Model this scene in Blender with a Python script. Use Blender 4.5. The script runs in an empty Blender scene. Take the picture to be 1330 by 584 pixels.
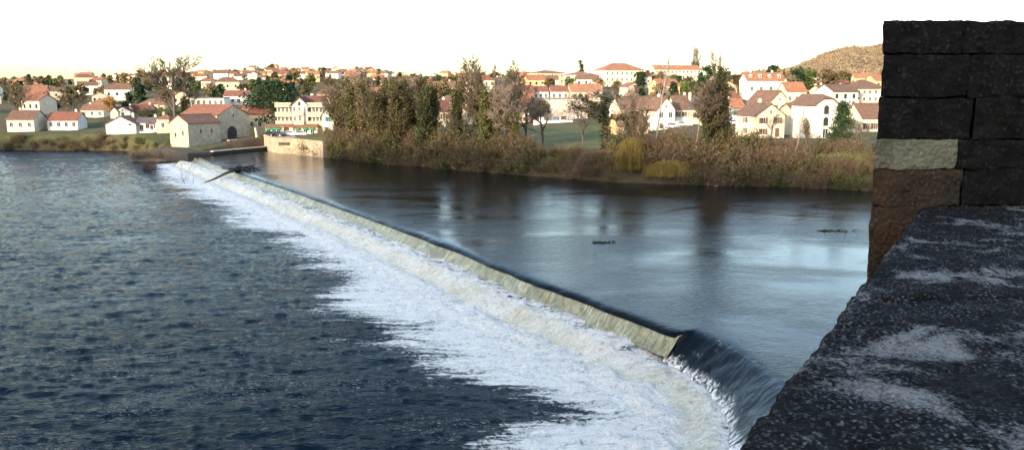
import bpy, math, random
import numpy as np

# ------------------------------------------------------------------ camera, sky, sun
SC = bpy.context.scene
COL = SC.collection
F_PX, CAM_H, HORIZON = 1084.0, 17.0, 115.0          # focal length in photo pixels, eye height above upper pool
PITCH = math.atan((292 - HORIZON) / F_PX)

cam_d = bpy.data.cameras.new('camera')
cam = bpy.data.objects.new('camera', cam_d)
COL.objects.link(cam)
cam_d.sensor_width = 36.0
cam_d.lens = 36.0 * F_PX / 1330.0
cam_d.clip_start = 0.05
cam_d.clip_end = 9000
cam.location = (0, 0, CAM_H)
cam.rotation_euler = (math.pi / 2 - PITCH, 0, 0)
SC.camera = cam

SUN_EL = math.radians(13.0)
SUN_H = (-0.60, -0.80)                                # horizontal direction towards the sun
w = bpy.data.worlds.new('World'); SC.world = w; w.use_nodes = True
wn = w.node_tree.nodes; wl = w.node_tree.links
sky = wn.new('ShaderNodeTexSky'); sky.sky_type = 'NISHITA'; sky.sun_disc = False
sky.sun_elevation = SUN_EL
sky.sun_rotation = math.atan2(SUN_H[0], SUN_H[1])
sky.air_density = 1.0; sky.dust_density = 1.7; sky.ozone_density = 1.0
wl.new(sky.outputs['Color'], wn['Background'].inputs['Color'])
wn['Background'].inputs['Strength'].default_value = 0.15

sd = bpy.data.lights.new('sun', 'SUN'); sd.energy = 2.0; sd.angle = math.radians(0.6); sd.color = (1.0, 0.82, 0.60)
so = bpy.data.objects.new('sun', sd); COL.objects.link(so)
from mathutils import Vector
so.rotation_euler = Vector((SUN_H[0] * math.cos(SUN_EL), SUN_H[1] * math.cos(SUN_EL), math.sin(SUN_EL))).to_track_quat('Z', 'Y').to_euler()
so.location = (-60, -80, 60)

SC.view_settings.view_transform = 'Standard'
SC.view_settings.look = 'None'
SC.view_settings.exposure = 2.4
SC.view_settings.gamma = 1.0
SC.view_settings.use_curve_mapping = False
SC.cycles.max_bounces = 6
SC.cycles.transparent_max_bounces = 6

# ------------------------------------------------------------------ helpers
def ray(px, py):
    u = (px - 665) / F_PX; v = (292 - py) / F_PX
    return (u, math.cos(PITCH) + v * math.sin(PITCH), -math.sin(PITCH) + v * math.cos(PITCH))
def gp(px, py, z=0.0):
    d = ray(px, py); t = (z - CAM_H) / d[2]
    return (d[0] * t, d[1] * t)
def at(px, py, Y):
    d = ray(px, py); t = Y / d[1]
    return (d[0] * t, Y, CAM_H + d[2] * t)

def hash2(ix, iy, seed):
    h = (ix.astype(np.int64) * 374761393 + iy.astype(np.int64) * 668265263 + seed * 974634777) & 0xffffffff
    h = ((h ^ (h >> 13)) * 1274126177) & 0xffffffff
    h = h ^ (h >> 16)
    return (h & 0xffff) / 65535.0
def vnoise(x, y, seed=0):
    ix = np.floor(x); iy = np.floor(y); fx = x - ix; fy = y - iy
    fx = fx * fx * fx * (fx * (fx * 6 - 15) + 10); fy = fy * fy * fy * (fy * (fy * 6 - 15) + 10)
    a = hash2(ix, iy, seed); b = hash2(ix + 1, iy, seed); c = hash2(ix, iy + 1, seed); d = hash2(ix + 1, iy + 1, seed)
    return (a * (1 - fx) + b * fx) * (1 - fy) + (c * (1 - fx) + d * fx) * fy - 0.5
def fbm(x, y, seed=0, octv=4, gain=0.5):
    s = np.zeros_like(x, dtype=float); amp = 1.0
    for k in range(octv):
        s += amp * vnoise(x * 2 ** k + 17.3 * k, y * 2 ** k - 9.1 * k, seed + k); amp *= gain
    return s
def sstep(a, b, x):
    t = np.clip((x - a) / (b - a), 0, 1); return t * t * (3 - 2 * t)

def link(o, parent=None):
    COL.objects.link(o)
    if parent is not None: o.parent = parent
    return o
def tag(o, label=None, cat=None, group=None, kind=None):
    if label: o['label'] = label
    if cat: o['category'] = cat
    if group: o['group'] = group
    if kind: o['kind'] = kind
    return o
def thing(name, label, cat, loc=(0, 0, 0), rz=0.0, group=None):
    o = bpy.data.objects.new(name, None); link(o)
    o.location = loc; o.rotation_euler = (0, 0, rz); o.empty_display_size = 0.3
    return tag(o, label, cat, group)
def obj(name, me, mat=None, parent=None, loc=None, rz=None, scale=None):
    if mat is not None and len(me.materials) == 0: me.materials.append(mat)
    o = bpy.data.objects.new(name, me); link(o, parent)
    if loc is not None: o.location = loc
    if rz is not None: o.rotation_euler = (0, 0, rz)
    if scale is not None: o.scale = scale
    return o
def np_mesh(name, verts, faces, smooth=True):
    me = bpy.data.meshes.new(name)
    v = np.asarray(verts, dtype=np.float32); f = np.asarray(faces, dtype=np.int32)
    n = f.shape[1]
    me.vertices.add(len(v)); me.vertices.foreach_set('co', v.ravel())
    me.loops.add(f.size); me.loops.foreach_set('vertex_index', f.ravel())
    me.polygons.add(len(f)); me.polygons.foreach_set('loop_start', np.arange(len(f), dtype=np.int32) * n)
    if smooth: me.polygons.foreach_set('use_smooth', np.ones(len(f), dtype=bool))
    me.update(calc_edges=True); me.validate()
    return me
def grid_faces(nr, nc):
    i = np.arange(nr - 1)[:, None] * nc + np.arange(nc - 1)[None, :]
    i = i.ravel()
    return np.stack([i, i + 1, i + nc + 1, i + nc], 1)
def attr(me, name, vals):
    a = me.attributes.new(name, 'FLOAT', 'POINT'); a.data.foreach_set('value', np.asarray(vals, dtype=np.float32).ravel())
def attr_col(me, name, vals):
    a = me.attributes.new(name, 'FLOAT_COLOR', 'POINT')
    v = np.ones((len(vals), 4), dtype=np.float32); v[:, :3] = vals
    a.data.foreach_set('color', v.ravel())

class MB:
    """collects boxes, prisms and tubes; build() makes ONE mesh"""
    def __init__(self): self.v = []; self.f = []
    def add(self, vs, fs):
        n = len(self.v); self.v += [tuple(p) for p in vs]; self.f += [tuple(n + i for i in q) for q in fs]; return self
    def box(self, x0, x1, y0, y1, z0, z1):
        return self.add([(x0,y0,z0),(x1,y0,z0),(x1,y1,z0),(x0,y1,z0),(x0,y0,z1),(x1,y0,z1),(x1,y1,z1),(x0,y1,z1)],
                        [(0,3,2,1),(4,5,6,7),(0,1,5,4),(1,2,6,5),(2,3,7,6),(3,0,4,7)])
    def prism(self, poly, axis, a0, a1):
        """poly: 2-D outline; axis 'x','y','z' = extrusion axis between a0 and a1"""
        def p3(p, a):
            return (a, p[0], p[1]) if axis == 'x' else ((p[0], a, p[1]) if axis == 'y' else (p[0], p[1], a))
        n = len(poly); vs = [p3(p, a0) for p in poly] + [p3(p, a1) for p in poly]
        fs = [tuple(range(n)), tuple(range(2 * n - 1, n - 1, -1))] + [(i, i + n, (i + 1) % n + n, (i + 1) % n) for i in range(n)]
        return self.add(vs, fs)
    def tube(self, pts, rads, sides=6, cap=True):
        n0 = len(self.v); ups = None
        for i, p in enumerate(pts):
            a = Vector(pts[max(i - 1, 0)]); b = Vector(pts[min(i + 1, len(pts) - 1)])
            d = (b - a).normalized() if (b - a).length > 1e-6 else Vector((0, 0, 1))
            u = d.cross(Vector((0.31, 0.92, 0.2)));  u.normalize(); vv = d.cross(u)
            for k in range(sides):
                an = 2 * math.pi * k / sides
                q = Vector(p) + (u * math.cos(an) + vv * math.sin(an)) * rads[i]
                self.v.append(tuple(q))
        for i in range(len(pts) - 1):
            for k in range(sides):
                a = n0 + i * sides + k; b = n0 + i * sides + (k + 1) % sides
                self.f.append((a, b, b + sides, a + sides))
        if cap:
            self.f.append(tuple(n0 + k for k in range(sides)))
            self.f.append(tuple(n0 + (len(pts) - 1) * sides + k for k in reversed(range(sides))))
        return self
    def mesh(self, name, smooth=False):
        me = bpy.data.meshes.new(name); me.from_pydata(self.v, [], self.f)
        import bmesh
        bm = bmesh.new(); bm.from_mesh(me); bmesh.ops.recalc_face_normals(bm, faces=bm.faces); bm.to_mesh(me); bm.free()
        if smooth: me.polygons.foreach_set('use_smooth', np.ones(len(me.polygons), dtype=bool))
        me.update(); return me
    def build(self, name, mat, parent=None, smooth=False, **k):
        return obj(name, self.mesh(name, smooth), mat, parent, **k)

# ------------------------------------------------------------------ materials
MATS = {}
class NT:
    def __init__(self, name):
        m = bpy.data.materials.new(name); m.use_nodes = True; self.m = m; self.t = m.node_tree
        self.b = self.t.nodes['Principled BSDF']; self.out = self.t.nodes['Material Output']
    def n(self, typ, **kw):
        nd = self.t.nodes.new(typ)
        for k, v in kw.items():
            if k.startswith('i_'):
                nd.inputs[k[2:].replace('_', ' ')].default_value = v
            else: setattr(nd, k, v)
        return nd
    def l(self, a, b): self.t.links.new(a, b)
    def coord(self, which='Object'): return self.n('ShaderNodeTexCoord').outputs[which]
    def pos(self): return self.n('ShaderNodeNewGeometry').outputs['Position']
    def mapping(self, vec, scale=(1, 1, 1), rot=(0, 0, 0), loc=(0, 0, 0)):
        m = self.n('ShaderNodeMapping'); self.l(vec, m.inputs['Vector'])
        m.inputs['Scale'].default_value = scale; m.inputs['Rotation'].default_value = rot; m.inputs['Location'].default_value = loc
        return m.outputs['Vector']
    def noise(self, vec, scale, detail=4, rough=0.55, dist=0.0):
        n = self.n('ShaderNodeTexNoise'); self.l(vec, n.inputs['Vector'])
        n.inputs['Scale'].default_value = scale; n.inputs['Detail'].default_value = detail
        n.inputs['Roughness'].default_value = rough; n.inputs['Distortion'].default_value = dist
        return n.outputs['Fac']
    def ramp(self, fac, stops, interp='LINEAR'):
        r = self.n('ShaderNodeValToRGB'); self.l(fac, r.inputs['Fac']); cr = r.color_ramp; cr.interpolation = interp
        while len(cr.elements) < len(stops): cr.elements.new(0.5)
        for e, (p, c) in zip(cr.elements, stops):
            e.position = p; e.color = (c, c, c, 1) if not isinstance(c, tuple) else (*c, 1)
        return r.outputs['Color']
    def mix(self, fac, a, b, blend='MIX'):
        m = self.n('ShaderNodeMix', data_type='RGBA', blend_type=blend)
        for s, v in ((m.inputs['Factor'], fac), (m.inputs['A'], a), (m.inputs['B'], b)):
            pass
        ins = [i for i in m.inputs if i.enabled] if False else None
        fi = m.inputs[0]; ai = m.inputs[6]; bi = m.inputs[7]
        for s, v in ((fi, fac), (ai, a), (bi, b)):
            if isinstance(v, (int, float)): s.default_value = v
            elif isinstance(v, tuple): s.default_value = (*v, 1)
            else: self.l(v, s)
        return m.outputs[2]
    def math(self, op, a, b=None, clamp=False):
        m = self.n('ShaderNodeMath', operation=op, use_clamp=clamp)
        for s, v in zip(m.inputs, (a, b)):
            if v is None: continue
            if isinstance(v, (int, float)): s.default_value = v
            else: self.l(v, s)
        return m.outputs[0]
    def attr(self, name, out='Fac'):
        a = self.n('ShaderNodeAttribute', attribute_name=name); return a.outputs[out]
    def bump(self, h, strength=0.5, dist=0.1, normal=None):
        b = self.n('ShaderNodeBump'); self.l(h, b.inputs['Height'])
        b.inputs['Strength'].default_value = strength; b.inputs['Distance'].default_value = dist
        if normal is not None: self.l(normal, b.inputs['Normal'])
        return b.outputs['Normal']
    def done(self, col=None, rough=None, normal=None, spec=None, **kw):
        b = self.b
        for s, v in (('Base Color', col), ('Roughness', rough), ('Normal', normal), ('Specular IOR Level', spec)):
            if v is None: continue
            if isinstance(v, (int, float)): b.inputs[s].default_value = v
            elif isinstance(v, tuple): b.inputs[s].default_value = (*v, 1)
            else: self.l(v, b.inputs[s])
        for k, v in kw.items(): b.inputs[k.replace('_', ' ')].default_value = v
        return self.m

def plain(name, col, rough=0.8, var=0.25, scale=1.5, spec=0.3, metal=0.0):
    """painted or rendered surface with weathering blotches"""
    if name in MATS: return MATS[name]
    t = NT(name); p = t.coord()
    n1 = t.noise(p, scale, 5, 0.6)
    c = t.mix(t.ramp(n1, [(0.3, 0.0), (0.7, 1.0)]), tuple(x * (1 - var) for x in col), tuple(min(1, x * (1 + var * 0.5)) for x in col))
    MATS[name] = t.done(c, rough, t.bump(t.noise(p, scale * 9, 3), 0.2, 0.02), spec, Metallic=metal)
    return MATS[name]

def wall_mat(name, col):
    """lime render: blotches, streaks that run down, faint masonry"""
    if name in MATS: return MATS[name]
    t = NT(name); p = t.coord()
    oi = t.n('ShaderNodeObjectInfo').outputs['Random']
    st = t.noise(t.mapping(p, (2.2, 2.2, 0.18)), 1.0, 5, 0.65)
    bl = t.noise(p, 0.55, 5, 0.6)
    c = t.mix(t.ramp(bl, [(0.3, 0.0), (0.72, 1.0)]), tuple(x * 0.72 for x in col), tuple(min(x * 1.1, 0.85) for x in col))
    c = t.mix(t.ramp(st, [(0.52, 0.0), (0.75, 0.45)]), c, tuple(x * 0.5 for x in col))
    c = t.mix(t.math('MULTIPLY', oi, 0.25), c, (0.42, 0.33, 0.23))
    MATS[name] = t.done(c, 0.9, t.bump(t.noise(p, 9, 4), 0.25, 0.03), 0.2)
    return MATS[name]

def roof_mat(name, col):
    """canal tile: rows of tile running down the slope, mottled"""
    if name in MATS: return MATS[name]
    t = NT(name); p = t.coord()
    wv = t.n('ShaderNodeTexWave', wave_type='BANDS', bands_direction='X'); t.l(t.mapping(p, (1, 1, 1)), wv.inputs['Vector'])
    wv.inputs['Scale'].default_value = 1.5; wv.inputs['Distortion'].default_value = 0.6; wv.inputs['Detail'].default_value = 2
    n1 = t.noise(p, 1.1, 6, 0.7); n2 = t.noise(p, 5.0, 3, 0.7)
    oi = t.n('ShaderNodeObjectInfo').outputs['Random']
    c = t.ramp(n1, [(0.25, tuple(x * 0.45 for x in col)), (0.5, col), (0.78, tuple(min(1, x * 1.35 + 0.03) for x in col))])
    c = t.mix(t.ramp(n2, [(0.55, 0.0), (0.75, 0.5)]), c, (col[0] * 0.35, col[1] * 0.42, col[2] * 0.5))
    c = t.mix(t.math('MULTIPLY', oi, 0.35), c, (0.16, 0.075, 0.045))
    h = t.math('ADD', wv.outputs['Fac'], t.math('MULTIPLY', n2, 0.6))
    MATS[name] = t.done(c, 0.85, t.bump(h, 0.6, 0.08), 0.2)
    return MATS[name]

def leaf_mat(name, dark, light, scale=0.9, trans=0.25):
    if name in MATS: return MATS[name]
    t = NT(name); p = t.coord(); oi = t.n('ShaderNodeObjectInfo').outputs['Random']
    n1 = t.noise(p, scale, 4, 0.65); n2 = t.noise(p, scale * 7, 2, 0.6)
    f = t.math('ADD', t.math('MULTIPLY', n1, 0.6), t.math('MULTIPLY', n2, 0.4))
    f = t.math('ADD', f, t.math('MULTIPLY', t.math('SUBTRACT', oi, 0.5), 0.18))
    c = t.ramp(f, [(0.34, dark), (0.64, light)])
    t.done(c, 0.7, None, 0.25)
    tr = t.n('ShaderNodeBsdfTranslucent'); t.l(c, tr.inputs['Color'])
    mx = t.n('ShaderNodeMixShader'); mx.inputs[0].default_value = trans
    t.l(t.b.outputs[0], mx.inputs[1]); t.l(tr.outputs[0], mx.inputs[2]); t.l(mx.outputs[0], t.out.inputs['Surface'])
    MATS[name] = t.m
    return t.m

BARK = plain('bark_brown', (0.085, 0.066, 0.05), 0.9, 0.5, 2.0)
BARK_PALE = plain('bark_pale', (0.22, 0.185, 0.145), 0.9, 0.45, 1.2)
TWIG = plain('twig_brown', (0.125, 0.092, 0.058), 0.9, 0.4, 0.6)
TWIG_PALE = plain('twig_pale', (0.22, 0.165, 0.13), 0.9, 0.3, 0.6)
IVY = leaf_mat('ivy_leaves', (0.018, 0.028, 0.010), (0.11, 0.105, 0.035), 0.7)
IVY_BROWN = leaf_mat('ivy_olive', (0.028, 0.027, 0.011), (0.125, 0.10, 0.04), 0.7)
EVERG = leaf_mat('evergreen', (0.008, 0.020, 0.010), (0.035, 0.062, 0.022), 0.5)
GREEN = leaf_mat('green_leaves', (0.025, 0.045, 0.012), (0.11, 0.13, 0.035), 0.4)
BRUSH = leaf_mat('brush_brown', (0.055, 0.04, 0.02), (0.21, 0.145, 0.065), 0.5)
BRUSHG = leaf_mat('brush_green', (0.03, 0.04, 0.012), (0.12, 0.13, 0.035), 0.5)
WILLOW = leaf_mat('willow_yellow', (0.11, 0.085, 0.024), (0.32, 0.225, 0.055), 0.7)
RUST = leaf_mat('rust_leaves', (0.16, 0.085, 0.03), (0.42, 0.24, 0.08), 0.5)

GLASS = plain('window_glass', (0.025, 0.028, 0.032), 0.12, 0.3, 0.4, 0.6)
FRAME_W = plain('frame_white', (0.62, 0.58, 0.50), 0.6, 0.15)
STONE_TRIM = plain('stone_trim', (0.40, 0.34, 0.25), 0.85, 0.2)
SHUT_G = plain('shutter_green', (0.03, 0.20, 0.09), 0.6, 0.2)
SHUT_B = plain('shutter_brown', (0.12, 0.06, 0.04), 0.7, 0.2)
DOOR_D = plain('door_dark', (0.035, 0.028, 0.025), 0.7, 0.2)
WHITE = plain('white_paint', (0.75, 0.74, 0.70), 0.6, 0.12, 0.7)
GREY = plain('grey_render', (0.30, 0.28, 0.25), 0.9, 0.25, 0.3)
CONC = plain('concrete', (0.30, 0.28, 0.24), 0.9, 0.35, 0.8)

# ------------------------------------------------------------------ house specifications (needed by the terrain too)
K = 17.0 / 13.0                                       # survey units to metres
WC = dict(cream=(0.60,0.50,0.36), white=(0.64,0.60,0.53), beige=(0.47,0.39,0.28), yellow=(0.52,0.40,0.20), stone=(0.36,0.31,0.23),
          pink=(0.58,0.42,0.32), grey=(0.34,0.31,0.28), ochre=(0.55,0.36,0.18), bluegrey=(0.38,0.41,0.44))
RC = dict(red=(0.19,0.075,0.048), orange=(0.28,0.125,0.066), brown=(0.125,0.075,0.052), darkred=(0.10,0.036,0.03), slate=(0.085,0.085,0.095), rust=(0.18,0.095,0.06))
# name, label, px l/r, py base/eave/ridge, Y, style, yaw, depth, wall, roof, windows front (c,r), left side, shutters
H = [
 ('shed','white gabled shed on the grassy left bank, nearest the water',136,176,172,161.5,152,212,'front',4,9,'white','rust',(1,0),(0,0),0),
 ('workshop','low white workshop with a wide dark opening beside the white shed',177,204,173,159,154,214,'side',3,5,'white','slate',(2,1),(1,1),0),
 ('stone_hut','small beige stone hut with one window left of the mill',204,222,171,155,150.5,208,'hip',-4,5,'stone','rust',(1,1),(0,1),0),
 ('house','white house with twin gables behind the white shed',147,169,152,146,139.5,252,'front',6,8,'white','darkred',(1,1),(0,0),0),
 ('house','long low house with dark red roof right of the twin gables',169,194,153,146,137.5,256,'side',4,8,'white','darkred',(3,1),(0,0),0),
 ('barn','long yellow barn with dark red roof between mill and hotel',322,363,176,148,137,206,'side',2,9,'yellow','darkred',(4,1),(1,1),0),
 ('house','tall cream house half hidden by trees right of the hotel',437,458,172,137,129,193,'side',-14,8,'cream','rust',(2,3),(0,2),2),
 ('house','white house with ribbon windows and flat roof behind the mill',246,291,150,128,126,262,'flat',5,9,'white','slate',(6,2),(2,2),0),
 ('house','bright white house with vivid red roof left of the cedar',290,322,150,125,119,272,'side',4,9,'white','red',(4,2),(1,2),0),
 ('house','low cottage with orange roof behind the big mill gable',300,326,158,146,138,236,'side',14,8,'cream','orange',(3,1),(1,1),0),
 ('house','pale house with grey roof peeping over the hotel roof',424,446,134,122,117,292,'side',6,9,'cream','slate',(3,1),(1,1),0),
 ('house','house with dark red roof low among the bank trees',552,584,172,145,132,196,'side',10,9,'cream','darkred',(4,2),(1,2),0),
 ('house','cream town house with many windows above the dark red roof',556,592,134,113,107,300,'side',8,10,'cream','rust',(5,2),(2,2),0),
 ('house','house with broad orange roof in the middle of the bank trees',600,648,172,143,129,206,'hip',8,10,'cream','orange',(5,2),(2,2),0),
 ('house','tall cream building with red hipped roof on the skyline',602,642,132,105,96,318,'hip',10,11,'cream','red',(5,3),(2,3),0),
 ('house','grey roofed town house beside the tall cream building',640,664,130,112,102,322,'side',4,10,'beige','slate',(3,2),(1,2),0),
 ('house','brick red roofed house under the bare twin trees',645,692,160,139,124,232,'side',-8,10,'pink','red',(5,2),(0,2),0),
 ('house','brown gabled house with red roof left of the blank wall',664,694,140,122,112,282,'side',12,9,'beige','red',(3,2),(1,2),0),
 ('warehouse','large blank grey warehouse wall facing the car park',688,766,160,129,127,240,'flat',-3,14,'grey','slate',(0,0),(0,0),0),
 ('house','white town house with red roof above the left end of the blank wall',690,712,130,119,113,286,'side',6,9,'white','red',(3,1),(1,1),0),
 ('house','white town house with red roof above the middle of the blank wall',714,738,130,119,112.5,284,'side',4,9,'white','red',(3,1),(1,1),0),
 ('house','cream town house with wide red roof above the right end of the blank wall',738,782,131,119,110,282,'side',7,10,'cream','orange',(5,1),(1,1),0),
 ('house','beige block with shaded right face on the skyline, left of the twin blocks',686,733,116,95.5,92.5,384,'hip',24,16,'beige','rust',(4,3),(3,3),0),
 ('house','square cream block with shaded right face on the skyline centre',734,776,114,98,94.5,378,'hip',-26,12,'cream','rust',(3,3),(3,2),0),
 ('school','big pale building with orange hipped roof, highest on the skyline',775,836,116,92,83.5,386,'hip',16,16,'cream','orange',(8,3),(3,3),0),
 ('house','small house with red roof right of the big orange roofed building',822,846,112,100,95.5,392,'side',6,9,'cream','red',(3,1),(1,1),0),
 ('apartment_block','long cream apartment block with thin orange roof on the skyline',846,910,109,91,86,410,'side',10,11,'cream','orange',(12,3),(2,3),0),
 ('house','small white cube house under the long apartment block',856,870,128,116,115,300,'flat',4,7,'white','slate',(1,1),(1,1),0),
 ('house','long house with brown tiled roof behind the ivy tree',796,848,164,142,127,200,'side',12,10,'cream','brown',(5,2),(1,2),0),
 ('barn','low barn with dull red roof at the lawn edge',794,842,174,164,151,170,'side',12,8,'ochre','rust',(2,1),(0,0),0),
 ('house','white gabled house facing the river behind the birch',842,876,171,143,128,188,'front',14,9,'white','brown',(2,2),(1,2),0),
 ('house','white house with brown roof joined to the gabled house',873,900,170,142,126,192,'side',4,9,'white','brown',(3,2),(0,0),2),
 ('house','cream house with slate roof left of the ivy clad trees',893,922,172,143,126,190,'hip',6,9,'cream','slate',(2,2),(0,2),2),
 ('house','blue grey house with green shutters right of the ivy clad trees',944,968,166,141,130,186,'side',10,8,'bluegrey','orange',(2,2),(1,2),1),
 ('house','cream gabled house with bare round tree by its wall',969,1019,178,150,136,150,'front',12,9,'cream','brown',(2,2),(1,2),0),
 ('house','taller cream gabled house rising behind the round tree house',983,1026,158,134,119,178,'front',16,10,'cream','brown',(2,2),(2,2),0),
 ('house','long white house with orange roof and dormers above the gabled houses',968,1019,127,105,96,262,'side',3,9,'white','orange',(4,1),(1,1),0),
 ('house','cream house with orange roof below the dark cypress',1019,1047,138,119,108,246,'side',4,9,'cream','orange',(3,1),(1,1),0),
 ('house','white house with brown half hipped roof and tall arched windows beside the conifer',1044,1087,181,136,124,148,'halfhip',12,9,'white','brown',(1,3),(0,2),0),
 ('house','low cream wing with brown lean roof left of the arched window house',1024,1047,176,146,136,158,'side',8,8,'beige','brown',(1,2),(0,1),0),
 ('house','long cream house with flat looking roof below the hill',1042,1092,124,109,105,330,'side',5,10,'cream','rust',(6,1),(1,1),0),
 ('house','pale terrace with brown roof behind the conifer crown',1062,1112,136,118,112,256,'side',6,10,'cream','brown',(5,2),(1,2),0),
 ('house','wide cream villa with brown roof and many windows left of the pillar',1104,1148,142,116,105,230,'hip',8,10,'cream','brown',(5,3),(1,3),0),
 ('house','brown roofed cottage at the pillar edge, nearest the river',1112,1150,176,153,136,166,'side',8,8,'cream','brown',(3,1),(1,1),0),
 ('house','small cream house with red roof between conifer and villa',1086,1108,130,112,106,290,'side',10,9,'cream','red',(3,1),(1,1),0),
 ('house','cream house half covered by the garden trees left of the long white house',938,962,142,128,120,232,'side',14,9,'cream','red',(3,1),(1,1),0),
 ('house','white house with red roof far left beyond the sheds',60,100,168,156,147,232,'side',6,8,'white','red',(4,1),(1,1),0),
 ('house','cream house with brown roof at the far left edge of the bank',8,44,170,155,145,228,'side',4,9,'cream','brown',(3,1),(1,1),0),
 ('house','small cream house among trees between the far left roofs',104,134,152,143,137,280,'side',4,8,'cream','rust',(3,1),(1,1),0),
]
HB = []                                               # house bases: x, y, z, radius
for h in H:
    Y = h[7] * K
    c = at((h[2] + h[3]) / 2, h[4], Y + h[9 + 1] * 0.5)
    HB.append((c[0], c[1], c[2], (h[3] - h[2]) / F_PX * Y * 0.5))

# ------------------------------------------------------------------ ground
SH_PX = [-900, 0, 137, 165, 185, 200, 215, 240, 256, 262, 300, 350, 352, 405, 480, 600, 700, 800, 900, 1000, 1130, 1300, 1900]
SH_Y = [232, 206, 205, 203, 196, 188, 182, 176, 168, 168, 176, 184, 181, 164, 149, 133.5, 125, 117, 114, 112, 107, 101, 88]
TB_Y = np.array([60, 150, 200, 250, 300, 400, 550, 750, 1000, 1500, 2200, 3200]) * K
TB_P = np.array([-900, 0, 137, 250, 350, 450, 560, 700, 800, 900, 1000, 1100, 1200, 1900.])
TB_Z = np.array([
 [1.2,1.2,2,4,6,9,14,19,22,22,18,14],
 [0.6,0.6,1.2,3,4,7,11,15,19,18,15,10],
 [0.4,0.4,1.2,3,4,7,11,16,21,20,15,10],
 [0.4,0.4,1.0,3,4.5,8,13,20,27,22,15,10],
 [2.4,2.4,2.4,3.5,5,9,14,23,31,25,15,10],
 [3.6,3.6,4,5,7,10,15,22,28,24,15,10],
 [4,4,5,6,9,13,16,20,24,20,15,10],
 [3.6,3.6,4.3,5,10,13,14,15,16,16,15,10],
 [4,4.2,5,6,10,13,14,15,16,16,15,10],
 [4,4.6,6,8,10.5,13,15,17,20,24,20,15],
 [3.6,5.0,7.5,10.5,12,14,16,18,22,41,45,30],
 [3.6,5.0,7,9,11,13,15,18,30,83,88,60],
 [3.6,5.0,7,9,11,13,16,20,38,107,115,70],
 [4,6,8,10,12,15,20,30,50,135,150,90]]) * K
HBA = np.array(HB)
def table(px, y):
    ip = np.clip(np.searchsorted(TB_P, px) - 1, 0, len(TB_P) - 2); iy = np.clip(np.searchsorted(TB_Y, y) - 1, 0, len(TB_Y) - 2)
    fp = np.clip((px - TB_P[ip]) / (TB_P[ip + 1] - TB_P[ip]), 0, 1); fp = fp * fp * (3 - 2 * fp)
    fy = np.clip((y - TB_Y[iy]) / (TB_Y[iy + 1] - TB_Y[iy]), 0, 1)
    a = TB_Z[ip, iy] * (1 - fp) + TB_Z[ip + 1, iy] * fp; b = TB_Z[ip, iy + 1] * (1 - fp) + TB_Z[ip + 1, iy + 1] * fp
    return a * (1 - fy) + b * fy
def shore_y(px): return np.interp(px, SH_PX, SH_Y) * K
def ground_h(x, y, water=True):
    x = np.asarray(x, dtype=float); y = np.asarray(y, dtype=float)
    px = 665 + F_PX * x / np.maximum(y, 1)
    z = table(px, y)
    num = np.zeros_like(z); den = np.zeros_like(z)
    for (hx, hy, hz, r) in HB:
        hp = np.array([665 + F_PX * hx / hy]); tz = table(hp, np.array([hy]))[0]
        R = r + 7 + hy * 0.012
        d2 = ((x - hx) ** 2 + (y - hy) ** 2) / (R * R)
        ww = np.exp(-np.minimum(d2 * d2, 40)); num += ww * (hz - tz); den += ww
    z = z + num / np.maximum(den, 1.0)
    z = z + fbm(x / 6.0, y / 6.0, 3, 4) * np.clip((y - 100) / 60, 0.2, 1) * 0.35 + fbm(x / 60, y / 60, 8, 4) * np.clip((y - 400) / 400, 0, 1) * 9
    d = (y - shore_y(px)) + fbm(x / 5.0, y / 5.0, 21, 3) * 2.0
    W = np.where(px < 257, -2.0 * K, 0.0)
    bank = np.where(d > 0, W - 0.15 + d * 0.85, W - 0.15 + d * 1.2)
    bank = np.maximum(bank, W - 4)
    soft = np.where(d < 9, np.minimum(z, bank), np.minimum(z, np.maximum(bank, z)))
    return soft
def gh(x, y): return float(ground_h(np.array([x]), np.array([y]))[0])

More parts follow.
